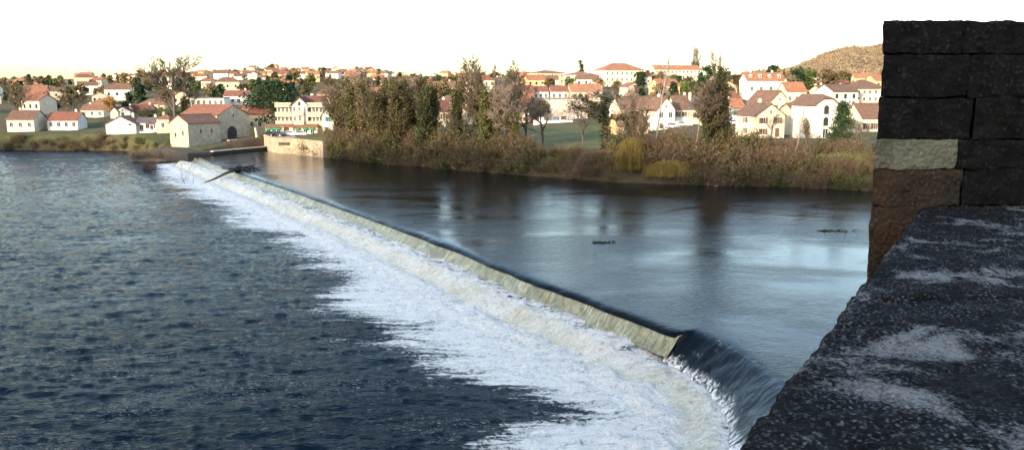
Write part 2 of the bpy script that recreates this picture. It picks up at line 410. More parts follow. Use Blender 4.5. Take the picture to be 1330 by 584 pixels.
def make_ground():
    nr, nc = 460, 310
    Y = 86 * K * np.exp(np.linspace(0, math.log(3300 / 86), nr))
    px = np.concatenate([np.linspace(-900, -60, 35, endpoint=False), np.linspace(-60, 1250, 240, endpoint=False), np.linspace(1250, 1900, 35)])
    YY, PP = np.meshgrid(Y, px, indexing='ij')
    XX = (PP - 665) / F_PX * YY
    Z = ground_h(XX.ravel(), YY.ravel())
    me = np_mesh('ground', np.stack([XX.ravel(), YY.ravel(), Z], 1), grid_faces(nr, nc))
    x = XX.ravel(); y = YY.ravel(); p = PP.ravel()
    d = y - shore_y(p)
    n = fbm(x / 9, y / 9, 5, 4); n2 = fbm(x / 2.5, y / 2.5, 6, 3)
    soil = np.array([0.105, 0.07, 0.04]); grass = np.array([0.06, 0.072, 0.025]); wood = np.array([0.16, 0.105, 0.055]); mud = np.array([0.04, 0.03, 0.019])
    g = sstep(-0.25, 0.25, n + 0.4 * n2 + 0.05)
    col = soil * (1 - g[:, None]) + grass * g[:, None]
    lawn = sstep(660, 700, p) * sstep(812, 790, p) * sstep(6, 14, d) * sstep(205 * K, 185 * K, y)
    lawn = np.maximum(lawn, sstep(215, 190, p) * sstep(2, 6, d) * sstep(216 * K, 208 * K, y))
    rlawn = sstep(1030, 1060, p) * sstep(2, 5, d) * sstep(128 * K, 118 * K, y) * 0.75
    lw = np.maximum(lawn, rlawn)[:, None]
    col = col * (1 - lw) + np.array([0.085, 0.098, 0.026]) * (1 + 0.3 * n2[:, None]) * lw
    far = sstep(700, 1300, y)[:, None]
    fn = sstep(-0.3, 0.3, fbm(x / 45, y / 45, 9, 4))[:, None]
    col = col * (1 - far) + (wood * (0.75 + 0.5 * fn)) * far
    mu = (sstep(5.5, 0.5, d + 3 * n) * np.where(p > 395, 1.0, 0.6))[:, None]
    col = col * (1 - mu) + mud * mu
    attr_col(me, 'cover', col)
    t = NT('ground'); a = t.n('ShaderNodeAttribute', attribute_name='cover').outputs['Color']
    ps = t.pos(); nn = t.noise(ps, 0.9, 6, 0.7); nf = t.noise(ps, 0.06, 6, 0.7)
    c = t.mix(t.ramp(nn, [(0.3, 0.55), (0.7, 0.0)]), a, (0.03, 0.024, 0.014))
    c = t.mix(t.ramp(nf, [(0.4, 0.0), (0.75, 0.35)]), c, (0.16, 0.12, 0.06))
    m = t.done(c, 0.95, t.bump(t.noise(ps, 2.2, 5, 0.7), 0.8, 0.5), 0.15)
    o = obj('ground', me, m); tag(o, kind='structure')
    b = MB().box(-4500, 4500, -4500, 4500, -9.0, -8.5).build('riverbed', plain('river_mud', (0.06, 0.05, 0.035)))
    tag(b, kind='structure')
make_ground()

# ------------------------------------------------------------------ the river and its weir
NRM = (-0.861, -0.509)                                # downstream normal of the main weir
def resample(pts, step_fn):
    pts = np.array(pts); seg = np.linalg.norm(np.diff(pts, axis=0), axis=1); L = np.concatenate([[0], np.cumsum(seg)])
    out = []; s = 0.0
    while s < L[-1]:
        p = np.array([np.interp(s, L, pts[:, k]) for k in range(pts.shape[1])]); out.append(p); s += step_fn(p)
    out.append(pts[-1]); return np.array(out)
def smooth_path(p, n):
    for _ in range(n):
        q = p.copy(); q[1:-1] = 0.25 * p[:-2] + 0.5 * p[1:-1] + 0.25 * p[2:]; p = q
    return p
CREST = [gp(*q) for q in [(250, 201), (262, 205), (300, 219), (380, 245.5), (460, 273), (580, 317), (700, 365), (800, 401), (884, 431)]]
CHUTE_TOP = [gp(884, 430), gp(897, 428.5), gp(919, 436), gp(944, 448), gp(966, 461), gp(997, 485), (11.95 * K, 33 * K), (11.6 * K, 27 * K), (10.5 * K, 20 * K), (8.6 * K, 10 * K), (6.5 * K, -2 * K)]
CHUTE_FOOT = [gp(858, 462, -1.3 * K), gp(866, 467, -1.5 * K), gp(887, 483, -1.65 * K), gp(919, 510, -1.7 * K), gp(938, 534, -1.7 * K), gp(946, 556, -1.7 * K), gp(944, 580, -1.7 * K), (8.6 * K, 29 * K), (7.6 * K, 24 * K), (6.0 * K, 17 * K), (4.0 * K, 8 * K), (2.0 * K, -4 * K)]
ZL = -2.0 * K
step = lambda p: max(0.09, 0.0022 * p[1])
crest = smooth_path(resample(CREST, step), 40)
_l = np.arange(len(crest)) * 0.12; crest[:, 0] += fbm(_l * 0.35, _l * 0, 301, 3) * 0.28; crest[:, 1] += fbm(_l * 0.35, _l * 0, 305, 3) * 0.28
ctop = smooth_path(resample(CHUTE_TOP, step), 6)

def water_mat(name, kind):
    t = NT(name); ps = t.pos()
    big = t.noise(t.mapping(ps, (0.05, 0.09, 0.05)), 1.0, 4, 0.6, 0.6)
    n1 = t.noise(t.mapping(ps, (1.0, 1.9, 1), rot=(0, 0, 0.25)), 0.55, 3, 0.6, 0.7)
    n2 = t.noise(t.mapping(ps, (1.0, 1.7, 1), rot=(0, 0, -0.2)), 2.4, 4, 0.62, 0.6)
    n3 = t.noise(ps, 7.0, 3, 0.6)
    if kind == 'upper':
        amp = t.ramp(big, [(0.36, 0.22), (0.60, 1.0)])
        h = t.math('ADD', t.math('MULTIPLY', n1, 0.17), t.math('ADD', t.math('MULTIPLY', n2, 0.25), t.math('MULTIPLY', n3, 0.045)))
        h = t.math('MULTIPLY', h, amp)
        nb = t.bump(h, 0.9, 0.20)
        c = (0.003, 0.005, 0.006)
        return t.done(c, 0.04, nb, 0.09, IOR=1.33)
    h = t.math('ADD', t.math('MULTIPLY', n1, 0.55), t.math('ADD', t.math('MULTIPLY', n2, 0.40), t.math('MULTIPLY', n3, 0.09)))
    big2 = t.noise(t.mapping(ps, (0.035, 0.10, 0.05), rot=(0, 0, 0.3)), 1.0, 5, 0.65, 1.0)
    h = t.math('MULTIPLY', h, t.ramp(big2, [(0.34, 0.35), (0.62, 1.15)]))
    wet = t.bump(h, 1.0, 0.34)
    fo = t.attr('foam'); be = t.attr('beige')
    st = t.noise(t.mapping(ps, (0.17, 1.15, 0.6), rot=(0, 0, -0.10)), 1.0, 6, 0.66, 0.9)
    cell = t.noise(ps, 1.7, 7, 0.7, 1.2)
    fine = t.noise(ps, 5.5, 6, 0.72, 0.6)
    m = t.math('ADD', fo, t.math('MULTIPLY', t.math('SUBTRACT', st, 0.5), 2.3))
    m = t.math('ADD', m, t.math('MULTIPLY', t.math('SUBTRACT', cell, 0.5), 1.5))
    mask = t.ramp(m, [(0.36, 0.0), (0.50, 0.30), (0.62, 0.75), (0.85, 1.0)])
    fl = t.math('MULTIPLY', t.ramp(t.noise(t.mapping(ps, (0.7, 1.4, 1)), 3.4, 6, 0.75, 1.6), [(0.565, 0.0), (0.68, 0.85)]),
                t.ramp(t.noise(t.mapping(ps, (0.06, 0.22, 1)), 1.0, 3, 0.5), [(0.47, 0.0), (0.62, 1.0)]))
    fl = t.math('MULTIPLY', fl, t.attr('fleck'))
    mask = t.math('MAXIMUM', mask, fl)
    sw = t.noise(t.mapping(ps, (0.5, 1.6, 0.8), rot=(0, 0, -0.35)), 1.0, 6, 0.7, 1.4)
    fine = t.math('ADD', t.math('MULTIPLY', fine, 0.5), t.math('MULTIPLY', sw, 0.5))
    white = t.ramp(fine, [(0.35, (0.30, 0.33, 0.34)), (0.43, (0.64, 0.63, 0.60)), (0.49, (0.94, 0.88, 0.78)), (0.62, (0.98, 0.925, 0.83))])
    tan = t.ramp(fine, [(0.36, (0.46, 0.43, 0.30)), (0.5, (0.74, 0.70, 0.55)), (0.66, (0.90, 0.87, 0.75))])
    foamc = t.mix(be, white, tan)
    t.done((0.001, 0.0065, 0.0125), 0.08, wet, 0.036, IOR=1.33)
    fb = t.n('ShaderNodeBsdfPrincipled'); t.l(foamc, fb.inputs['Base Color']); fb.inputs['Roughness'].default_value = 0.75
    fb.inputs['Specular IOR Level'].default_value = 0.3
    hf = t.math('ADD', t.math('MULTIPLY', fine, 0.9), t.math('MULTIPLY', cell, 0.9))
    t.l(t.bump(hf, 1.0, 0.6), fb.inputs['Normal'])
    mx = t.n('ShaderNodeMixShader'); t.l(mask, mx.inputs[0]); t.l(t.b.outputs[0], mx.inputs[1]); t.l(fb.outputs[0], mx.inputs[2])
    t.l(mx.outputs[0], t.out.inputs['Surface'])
    return t.m
W_UP = water_mat('water_upper', 'upper'); W_LOW = water_mat('water_lower', 'lower')

def make_upper():
    # crest of main weir and chute joined; sheets run upstream from it with a rounded lip
    path = np.concatenate([crest[:-1], ctop[1:]]); path = smooth_path(path, 6)
    far = np.array([[path[0, 0] - 12, path[0, 1] + 22]]); path = np.concatenate([far, path])
    S = np.array([-0.28, -0.2, -0.1, 0, 0.12, 0.25, 0.4, 0.6, 0.85, 1.2, 1.7, 2.4, 3.5, 5, 8, 12, 18, 26, 36, 50, 70, 95, 130, 200, 320])
    lipz = np.interp(S, [-0.28, -0.1, 0.12, 0.4, 0.85, 1.7, 3], [-0.42, -0.25, -0.14, -0.07, -0.03, -0.01, 0])
    n = len(path); up = np.array([0.861, 0.509])
    V = np.zeros((n, len(S), 3))
    wob = fbm(path[:, 0] * 1.3, path[:, 1] * 1.3, 31, 3) * 0.10
    for j, (s, z) in enumerate(zip(S, lipz)):
        V[:, j, 0] = path[:, 0] + up[0] * s; V[:, j, 1] = path[:, 1] + up[1] * s
        V[:, j, 2] = z + (wob * (1 if s < 0.5 else 0) * 0.25)
    me = np_mesh('river_upper', V.reshape(-1, 3), grid_faces(n, len(S))[:, ::-1])
    tag(obj('river_upper', me, W_UP), kind='structure')
make_upper()

def veil_mat():
    """water running thinly over an algae-covered sill"""
    t = NT('weir_veil'); uv = t.n('ShaderNodeUVMap').outputs['UV']
    s1 = t.noise(t.mapping(uv, (2.2, 1.3, 1)), 1.0, 6, 0.7, 0.8)
    s2 = t.noise(t.mapping(uv, (11, 1.2, 1)), 1.0, 4, 0.7, 0.4)
    pat = t.noise(t.mapping(uv, (0.8, 0.9, 1)), 1.0, 4, 0.6)
    c = t.ramp(s1, [(0.28, (0.045, 0.043, 0.02)), (0.46, (0.19, 0.17, 0.085)), (0.60, (0.30, 0.275, 0.15)), (0.75, (0.46, 0.43, 0.29))])
    f = t.math('MULTIPLY', t.ramp(s2, [(0.47, 0.0), (0.64, 1.0)]), t.ramp(pat, [(0.42, 0.05), (0.7, 0.9)]))
    c = t.mix(f, c, (0.72, 0.71, 0.58))
    c = t.mix(t.ramp(t.noise(t.mapping(uv, (0.22, 0.8, 1)), 1.0, 5, 0.7, 1.0), [(0.45, 0.0), (0.68, 0.62)]), c, (0.085, 0.085, 0.05))
    return t.done(c, 0.22, t.bump(t.math('ADD', s1, s2), 0.45, 0.06), 0.5, IOR=1.33)
VEIL = veil_mat()
def uv_layer(me, u, v):
    l = me.uv_layers.new(name='UVMap'); li = np.zeros(len(me.loops), dtype=np.int32); me.loops.foreach_get('vertex_index', li)
    a = np.stack([np.asarray(u).ravel()[li], np.asarray(v).ravel()[li]], 1).astype(np.float32); l.data.foreach_set('uv', a.ravel())

def make_weir():
    weir = thing('weir', 'long stone weir with olive algae face crossing the river diagonally', 'weir', (crest[-1][0], crest[-1][1], 0))
    off = np.array([crest[-1][0], crest[-1][1], 0])
    L = np.concatenate([[0], np.cumsum(np.linalg.norm(np.diff(crest, axis=0), axis=1))])
    S = np.linspace(-0.25, 1.15, 16); zz = np.interp(S, [-0.25, 0.0, 0.15, 0.35, 0.65, 1.0, 1.15], [-0.27, -0.30, -0.42, -0.72, -1.12, -1.48, -1.62])
    rip = fbm(L * 0.9, L * 0, 41, 3) * 0.07 + fbm(L * 0.35, L * 0, 44, 3) * 0.16
    V = np.zeros((len(crest), len(S), 3))
    for j, s in enumerate(S):
        k = np.clip(s, 0, 1)
        r2 = fbm(L * 3.0, L * 0 + s * 1.5, 47, 3) * 0.025
        V[:, j, 0] = crest[:, 0] + NRM[0] * (s + (rip + r2) * k); V[:, j, 1] = crest[:, 1] + NRM[1] * (s + (rip + r2) * k); V[:, j, 2] = zz[j]
    me = np_mesh('face', (V - off).reshape(-1, 3), grid_faces(len(crest), len(S)))
    uv_layer(me, np.repeat(L, len(S)), np.tile(S, len(crest)))
    obj('face', me, VEIL, weir)
    # solid masonry core under the water
    core = MB(); cs = crest[:-40:12]
    vs = []
    for p in cs:
        for s, z in ((1.9, -1.75), (-1.6, -1.0), (-1.6, -8), (4.5, -8)):
            vs.append((p[0] + NRM[0] * s - off[0], p[1] + NRM[1] * s - off[1], z))
    fs = []
    for i in range(len(cs) - 1):
        for k in range(4): fs.append((i * 4 + k, i * 4 + (k + 1) % 4, i * 4 + 4 + (k + 1) % 4, i * 4 + 4 + k))
    fs += [(0, 1, 2, 3), tuple(len(vs) - 4 + k for k in (3, 2, 1, 0))]
    core.add(vs, fs).build('core', CONC, weir)
    # smooth dark chute at the near end
    n = 260; a = resample(CHUTE_TOP, lambda p: 0.05); b = resample(CHUTE_FOOT, lambda p: 0.05)
    ia = np.linspace(0, len(a) - 1, n); ib = np.linspace(0, len(b) - 1, n)
    A = smooth_path(np.stack([np.interp(ia, np.arange(len(a)), a[:, k]) for k in (0, 1)], 1), 8)
    # match foot stations to crest stations by depth so flow lines run straight down the slope
    B = smooth_path(np.stack([np.interp(ib, np.arange(len(b)), b[:, k]) for k in (0, 1)], 1), 8)
    T = np.linspace(-0.12, 1.12, 40)
    V = np.zeros((n, len(T), 3)); lv = np.arange(n) * 0.25
    for j, s in enumerate(T):
        q = A * (1 - s) + B * s
        z = np.interp(s, [-0.12, 0, 0.12, 0.3, 0.7, 1.0, 1.12], np.array([-0.03, -0.10, -0.24, -0.62, -1.5, -2.15, -2.5]))
        rp = fbm(lv * 0.8 + s, lv * 0.3 + s * 2.2, 53, 3) * 0.12 * np.clip(s * 2, 0, 1)
        V[:, j, 0] = q[:, 0]; V[:, j, 1] = q[:, 1]; V[:, j, 2] = z + rp + 0.02
    me = np_mesh('chute_water', V.reshape(-1, 3), grid_faces(n, len(T)))
    uv_layer(me, np.repeat(lv, len(T)), np.tile(T, n))
    t = NT('chute_water'); uv = t.n('ShaderNodeUVMap').outputs['UV']
    s1 = t.noise(t.mapping(uv, (0.9, 2.2, 1)), 1.0, 5, 0.6, 0.4); s2 = t.noise(t.mapping(uv, (3.5, 3.0, 1)), 1.0, 4, 0.6, 0.3)
    s3 = t.noise(t.mapping(uv, (2.2, 4.5, 1)), 1.3, 6, 0.75, 1.0); gate = t.noise(t.mapping(uv, (0.35, 1.6, 1)), 1.0, 3, 0.5)
    sep = t.n('ShaderNodeSeparateXYZ'); t.l(uv, sep.inputs[0])
    edge = t.ramp(sep.outputs['Y'], [(0.62, 0.0), (1.0, 0.42)])
    fk = t.math('MULTIPLY', t.ramp(t.math('ADD', s3, t.math('MULTIPLY', edge, 0.35)), [(0.54, 0.0), (0.72, 0.9)]), t.ramp(t.math('ADD', gate, edge), [(0.55, 0.0), (0.75, 1.0)]))
    c = t.mix(fk, (0.002, 0.004, 0.006), (0.84, 0.81, 0.75))
    m = t.done(c, t.mix(fk, (0.10, 0.10, 0.10), (0.7, 0.7, 0.7)), t.bump(t.math('ADD', t.math('MULTIPLY', s1, 0.7), t.math('MULTIPLY', s2, 0.3)), 0.7, 0.14), 0.18, IOR=1.33)
    tag(obj('chute_water', me, m), kind='structure')
make_weir()

# white water: a strip along the foot of the weir, then the lower pool
BAND = np.concatenate([smooth_path(resample(CREST[:-1] + [gp(868, 424)], step), 30) + np.array(NRM) * 1.7 * K,
                       np.array([gp(868, 474, -1.5 * K), gp(887, 484, -1.65 * K), gp(919, 511, -1.7 * K), gp(938, 535, -1.7 * K), gp(946, 557, -1.7 * K), gp(944, 581, -1.7 * K)]),
                       np.array(CHUTE_FOOT[-5:])])
band = smooth_path(resample(BAND, step), 45)
def path_dist(x, y, path):
    """signed distance (downstream positive) and running length, by nearest vertex then segment projection"""
    P = path[::4] if len(path) > 400 else path
    best = np.full(len(x), 1e9); sd_ = np.zeros(len(x)); al = np.zeros(len(x)); L = 0.0
    for i in range(len(P) - 1):
        a = P[i]; d = P[i + 1] - a; l = math.hypot(*d); d = d / l
        rx = x - a[0]; ry = y - a[1]; tt = np.clip(rx * d[0] + ry * d[1], 0, l)
        ex = rx - tt * d[0]; ey = ry - tt * d[1]; q = ex * ex + ey * ey
        m = q < best; best = np.where(m, q, best)
        side = d[0] * ry - d[1] * rx
        sd_ = np.where(m, np.where(side < 0, np.sqrt(q), -np.sqrt(q)), sd_); al = np.where(m, L + tt, al); L += l
    return sd_, al
def white_height(b, x, y, near):
    """profile of the standing water at distance b below the band line; near = 1 beside the chute"""
    top = np.where(near > 0.5, -1.62 * K, -1.14 * K)
    top = -1.14 * K * (1 - near) + -1.62 * K * near
    z = top + (ZL - top) * sstep(0.5 * K, 1.9 * K, b)
    turb = fbm(x * 0.9, y * 0.9, 61, 4) * 0.34 + fbm(x * 3.1, y * 3.1, 66, 3) * 0.13
    z = z + turb * np.clip((b + 2.6) * 0.6, 0.45, 1) + 0.22 * np.exp(-((b - 2.9 * K) / 1.2) ** 2)
    return z
def make_white_strip():
    t_ = band; d = np.gradient(t_, axis=0); d /= np.linalg.norm(d, axis=1)[:, None]; nn = np.stack([d[:, 1], -d[:, 0]], 1)
    S = np.arange(-1.35 * K, 5.2 * K, 0.10)
    near = sstep(46.5 * K, 42.5 * K, t_[:, 1])
    V = np.zeros((len(t_), len(S), 3)); B = np.zeros((len(t_), len(S)))
    n2 = sstep(43.9 * K, 42.6 * K, t_[:, 1]); lo = -1.35 * K * (1 - n2) + -0.12 * K * n2
    for j, s in enumerate(S):
        ss = np.maximum(s, lo)
        x = t_[:, 0] + nn[:, 0] * ss; y = t_[:, 1] + nn[:, 1] * ss
        V[:, j, 0] = x; V[:, j, 1] = y
        z = white_height(ss, x, y, near)
        V[:, j, 2] = z - 0.9 * sstep(3.9 * K, 5.1 * K, ss) - 0.25 * (s < lo)
        B[:, j] = ss + fbm(x * 0.8, y * 0.8, 71, 4) * 0.9
    me = np_mesh('white_water', V.reshape(-1, 3), grid_faces(len(t_), len(S)))
    B = B.ravel()
    apron = sstep(0.5 * K, -0.1 * K, B)
    attr(me, 'foam', 1.9 - 1.16 * apron); attr(me, 'beige', sstep(0.1 * K, 0.7 * K, B) * sstep(2.4 * K, 1.6 * K, B) * np.clip(0.62 + 0.9 * fbm(V[:, :, 0].ravel() * 0.35, V[:, :, 1].ravel() * 0.35, 77, 3), 0.2, 0.9))
    attr(me, 'fleck', np.zeros(len(B)))
    tag(obj('white_water', me, W_LOW), kind='structure')
make_white_strip()

def make_lower():
    nr, nc = 560, 650
    Y = 17.0 * K * np.exp(np.linspace(0, math.log(270 / 17.0), nr)); px = np.linspace(-420, 1010, nc)
    YY, PP = np.meshgrid(Y, px, indexing='ij'); x = ((PP - 665) / F_PX * YY).ravel(); y = YY.ravel()
    b, al = path_dist(x, y, band)
    near = sstep(46.5 * K, 42.5 * K, y)
    far = np.clip(1 - y / (260 * K), 0.15, 1)
    E = np.interp(y, np.array([30, 36, 44, 52, 60, 75, 95, 120, 165]) * K, np.array([5.8, 6.8, 7.2, 7.6, 7.2, 6.2, 5.8, 5.2, 4.5]) * K)
    E = E + fbm(x * 0.03, y * 0.16, 81, 4) * 5.5 * K * np.clip(100 / y, 0.5, 1)
    foam = 1.75 - 0.38 * sstep(2.0 * K, 4.5 * K, b) - 0.75 * sstep(-3.4 * K, 1.8 * K, b - E) - 0.85 * sstep(0.5 * K, 6.5 * K, b - E)
    xr = x * 0.98 + y * 0.2; yr = -x * 0.2 + y * 0.98
    wave = fbm(xr * 0.36, yr * 0.85, 91, 3) * 0.16 + fbm(xr * 1.1, yr * 2.4, 95, 3) * 0.11
    z = ZL + wave * (0.75 + 0.25 * far)
    mixw = sstep(9 * K, 4 * K, b)
    z = z * (1 - mixw) + white_height(np.maximum(b, 0), x, y, near) * mixw
    z = np.where(b < 2.6 * K, z - 2.2 * sstep(2.6 * K, 1.6 * K, b), z)
    me = np_mesh('river_lower', np.stack([x, y, z], 1), grid_faces(nr, nc))
    attr(me, 'foam', foam); attr(me, 'beige', np.zeros(len(x)))
    attr(me, 'fleck', sstep(62 * K, 42 * K, y) * 0.8)
    tag(obj('river_lower', me, W_LOW), kind='structure')
    # the rest of the lower river, behind and beside the viewer
    m = MB(); z = ZL - 0.35
    m.add([(-900, -900, z), (900, -900, z), (900, 21 * K, z), (-900, 21 * K, z)], [(0, 1, 2, 3)])
    m.add([(-900, 21 * K, z), (-1.02 * 21 * K, 21 * K, z), (-1.02 * 270 * K, 270 * K, z), (-900, 270 * K, z)], [(0, 1, 2, 3)])
    me = m.mesh('river_downstream'); nv = len(me.vertices)
    attr(me, 'foam', np.full(nv, -0.5)); attr(me, 'beige', np.zeros(nv)); attr(me, 'fleck', np.zeros(nv))
    tag(obj('river_downstream', me, W_LOW), kind='structure')
make_lower()

# ------------------------------------------------------------------ the wooded hill behind the bridge: it keeps the low sun off the river
def make_back_hill():
    sx, sy = SUN_H; L = math.hypot(sx, sy); sx /= L; sy /= L
    nu, nv = 120, 60
    u = np.linspace(-1500, 1500, nu); v = np.linspace(140, 900, nv)
    U, V_ = np.meshgrid(u, v, indexing='ij'); U = U.ravel(); V_ = V_.ravel()
    x = sx * V_ - sy * U; y = sy * V_ + sx * U
    ridge = (330 + np.interp(U, [-260, -200, -150, 60, 300], [124, 126, 157, 169, 171])) * math.tan(SUN_EL)     # crest line, highest opposite the right bank
    base = np.interp(V_, [140, 180, 330, 420, 560, 900], [-8, 2, 1.0, 1.0, 0.9, 0.6])
    base = np.where(V_ < 180, base, np.interp(V_, [180, 330, 420, 900], [0.02, 1.0, 1.0, 0.5]) * ridge)
    z = base + fbm(U / 40, V_ / 40, 111, 4) * 5 * np.clip((V_ - 160) / 60, 0, 1) * np.clip(np.abs(V_ - 340) / 60, 0.25, 1)
    me = np_mesh('hill', np.stack([x, y, z], 1), grid_faces(nu, nv)[:, ::-1])
    t = NT('hill_wood'); ps = t.pos()
    c = t.ramp(t.noise(ps, 0.05, 6, 0.7), [(0.3, (0.05, 0.045, 0.02)), (0.7, (0.15, 0.10, 0.055))])
    tag(obj('hill', me, t.done(c, 0.95, t.bump(t.noise(ps, 0.2, 5, 0.7), 1.0, 4.0))), kind='structure')
make_back_hill()

# ------------------------------------------------------------------ stone parapet and pillar of the bridge
def stone_mat(name, base, lichen, amount, dark=(0.012, 0.011, 0.010), grain=55.0, rust=None):
    t = NT(name); ps = t.pos()
    big = t.noise(ps, 2.2, 6, 0.65, 0.5); mid = t.noise(ps, 9.0, 6, 0.7, 0.3); fine = t.noise(ps, grain, 5, 0.7)
    vo = t.n('ShaderNodeTexVoronoi', feature='F1'); t.l(ps, vo.inputs['Vector']); vo.inputs['Scale'].default_value = grain * 0.9
    v2 = t.n('ShaderNodeTexVoronoi', feature='F1'); t.l(ps, v2.inputs['Vector']); v2.inputs['Scale'].default_value = grain * 0.38
    c = t.ramp(mid, [(0.3, dark), (0.62, base)])
    if rust: c = t.mix(t.ramp(big, [(0.45, 0.0), (0.62, 0.8)]), c, rust)
    spot = t.math('MULTIPLY', t.ramp(vo.outputs['Distance'], [(0.20, 1.0), (0.50, 0.0)]), t.ramp(fine, [(0.44, 0.0), (0.60, 1.0)]))
    spot2 = t.math('MULTIPLY', t.ramp(v2.outputs['Distance'], [(0.14, 1.0), (0.30, 0.0)]), t.ramp(mid, [(0.5, 0.0), (0.6, 1.0)]))
    c = t.mix(t.math('MULTIPLY', t.math('MAXIMUM', spot, spot2), t.ramp(t.noise(ps, 3.7, 4, 0.6, 0.8), [(0.38, 0.10), (0.62, 0.72)])), c, tuple(x * 0.85 for x in lichen))
    pl = t.ramp(t.math('ADD', t.math('MULTIPLY', big, 0.75), t.math('MULTIPLY', fine, 0.25)), [(0.60 - amount, 0.0), (0.68 - amount, 1.0)])
    c = t.mix(t.math('MULTIPLY', pl, 0.85), c, t.mix(fine, tuple(x * 0.6 for x in lichen), lichen))
    h = t.math('ADD', t.math('MULTIPLY', fine, 0.35), t.math('ADD', t.math('MULTIPLY', vo.outputs['Distance'], -0.5), t.math('MULTIPLY', mid, 0.7)))
    MATS[name] = t.done(c, 0.92, t.bump(h, 1.0, 0.03), 0.06)
    return MATS[name]
ST_COPE = stone_mat('stone_coping', (0.012, 0.0115, 0.012), (0.25, 0.25, 0.24), 0.075, (0.003, 0.003, 0.003), grain=62)
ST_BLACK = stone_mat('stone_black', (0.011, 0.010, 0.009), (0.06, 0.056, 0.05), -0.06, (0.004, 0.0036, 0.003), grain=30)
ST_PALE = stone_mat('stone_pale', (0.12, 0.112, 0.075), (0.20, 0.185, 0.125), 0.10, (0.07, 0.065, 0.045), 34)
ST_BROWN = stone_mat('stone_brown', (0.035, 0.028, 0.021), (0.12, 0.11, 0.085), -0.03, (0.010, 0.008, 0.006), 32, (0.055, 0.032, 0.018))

def rough_slab(name, corners, z0, z1, mat, parent, res, amp, seed, bevel=0.03):
    """a worn block: plan quadrilateral (4 xy corners, ccw), top displaced, edges rounded off, as one closed mesh"""
    c = np.array(corners, dtype=float)
    la = max(np.linalg.norm(c[1] - c[0]), np.linalg.norm(c[2] - c[3])); lb = max(np.linalg.norm(c[3] - c[0]), np.linalg.norm(c[2] - c[1])); lh = z1 - z0
    na = max(3, int(la / res)); nb = max(3, int(lb / res)); nh = max(3, int(lh / res))
    V = []; Fc = []
    def face(fn, nu, nv):
        uu, vv = np.meshgrid(np.linspace(0, 1, nu + 1), np.linspace(0, 1, nv + 1), indexing='ij')
        P = fn(uu.ravel(), vv.ravel()); n0 = sum(len(q) for q in V); V.append(P); Fc.append(grid_faces(nu + 1, nv + 1) + n0)
    def plan(a, b):
        a = a[:, None]; b = b[:, None]
        return c[0] * (1 - a) * (1 - b) + c[1] * a * (1 - b) + c[2] * a * b + c[3] * (1 - a) * b
    st = lambda p, z: np.column_stack([p, z])
    one = lambda u, k: np.full_like(u, k)
    face(lambda u, v: st(plan(u, v), one(u, z1)), na, nb)
    face(lambda u, v: st(plan(v, u), one(u, z0)), nb, na)
    face(lambda u, v: st(plan(u, one(u, 0)), z0 + lh * v), na, nh)
    face(lambda u, v: st(plan(one(u, 1), u), z0 + lh * v), nb, nh)
    face(lambda u, v: st(plan(1 - u, one(u, 1)), z0 + lh * v), na, nh)
    face(lambda u, v: st(plan(one(u, 0), 1 - u), z0 + lh * v), nb, nh)
    P = np.concatenate(V); Fa = np.concatenate(Fc)
    cen = np.array([c[:, 0].mean(), c[:, 1].mean(), (z0 + z1) / 2])
    # round the edges: pull points that lie within bevel of two faces
    ea = (c[1] - c[0]) / np.linalg.norm(c[1] - c[0]); eb = (c[3] - c[0]) / np.linalg.norm(c[3] - c[0])
    M = np.array([ea, eb]).T; q = np.linalg.solve(M, (P[:, :2] - c[0]).T).T
    da = np.minimum(q[:, 0], la - q[:, 0]); db = np.minimum(q[:, 1], lb - q[:, 1]); dz = np.minimum(P[:, 2] - z0, z1 - P[:, 2])
    da = np.clip(da, 0, bevel); db = np.clip(db, 0, bevel); dz = np.clip(dz, 0, bevel)
    d = np.sort(np.stack([da, db, dz], 1), axis=1)
    pull = (bevel - d[:, 1]) * 0.55 * (1 + 0.6 * fbm(P[:, 0] * 5 + P[:, 2] * 3, P[:, 1] * 5, seed + 7, 2))
    n = fbm(P[:, 0] * 7 + P[:, 2] * 2.3, P[:, 1] * 7 + P[:, 2] * 6.1, seed, 5, 0.72)
    dirv = P - cen; dirv /= (np.linalg.norm(dirv, axis=1)[:, None] + 1e-6)
    nrm = np.zeros_like(P); nrm[:, 2] = np.where(P[:, 2] > z1 - 1e-4, 1.0, np.where(P[:, 2] < z0 + 1e-4, -1.0, 0.0))
    na_ = np.where(q[:, 0] < 1e-4, -1.0, np.where(q[:, 0] > la - 1e-4, 1.0, 0.0)); nb_ = np.where(q[:, 1] < 1e-4, -1.0, np.where(q[:, 1] > lb - 1e-4, 1.0, 0.0))
    nrm[:, :2] += na_[:, None] * ea + nb_[:, None] * eb
    nrm /= (np.linalg.norm(nrm, axis=1)[:, None] + 1e-9)
    P = P + nrm * (n * amp)[:, None] - nrm * pull[:, None]
    me = np_mesh(name, P, Fa)
    return obj(name, me, mat, parent)

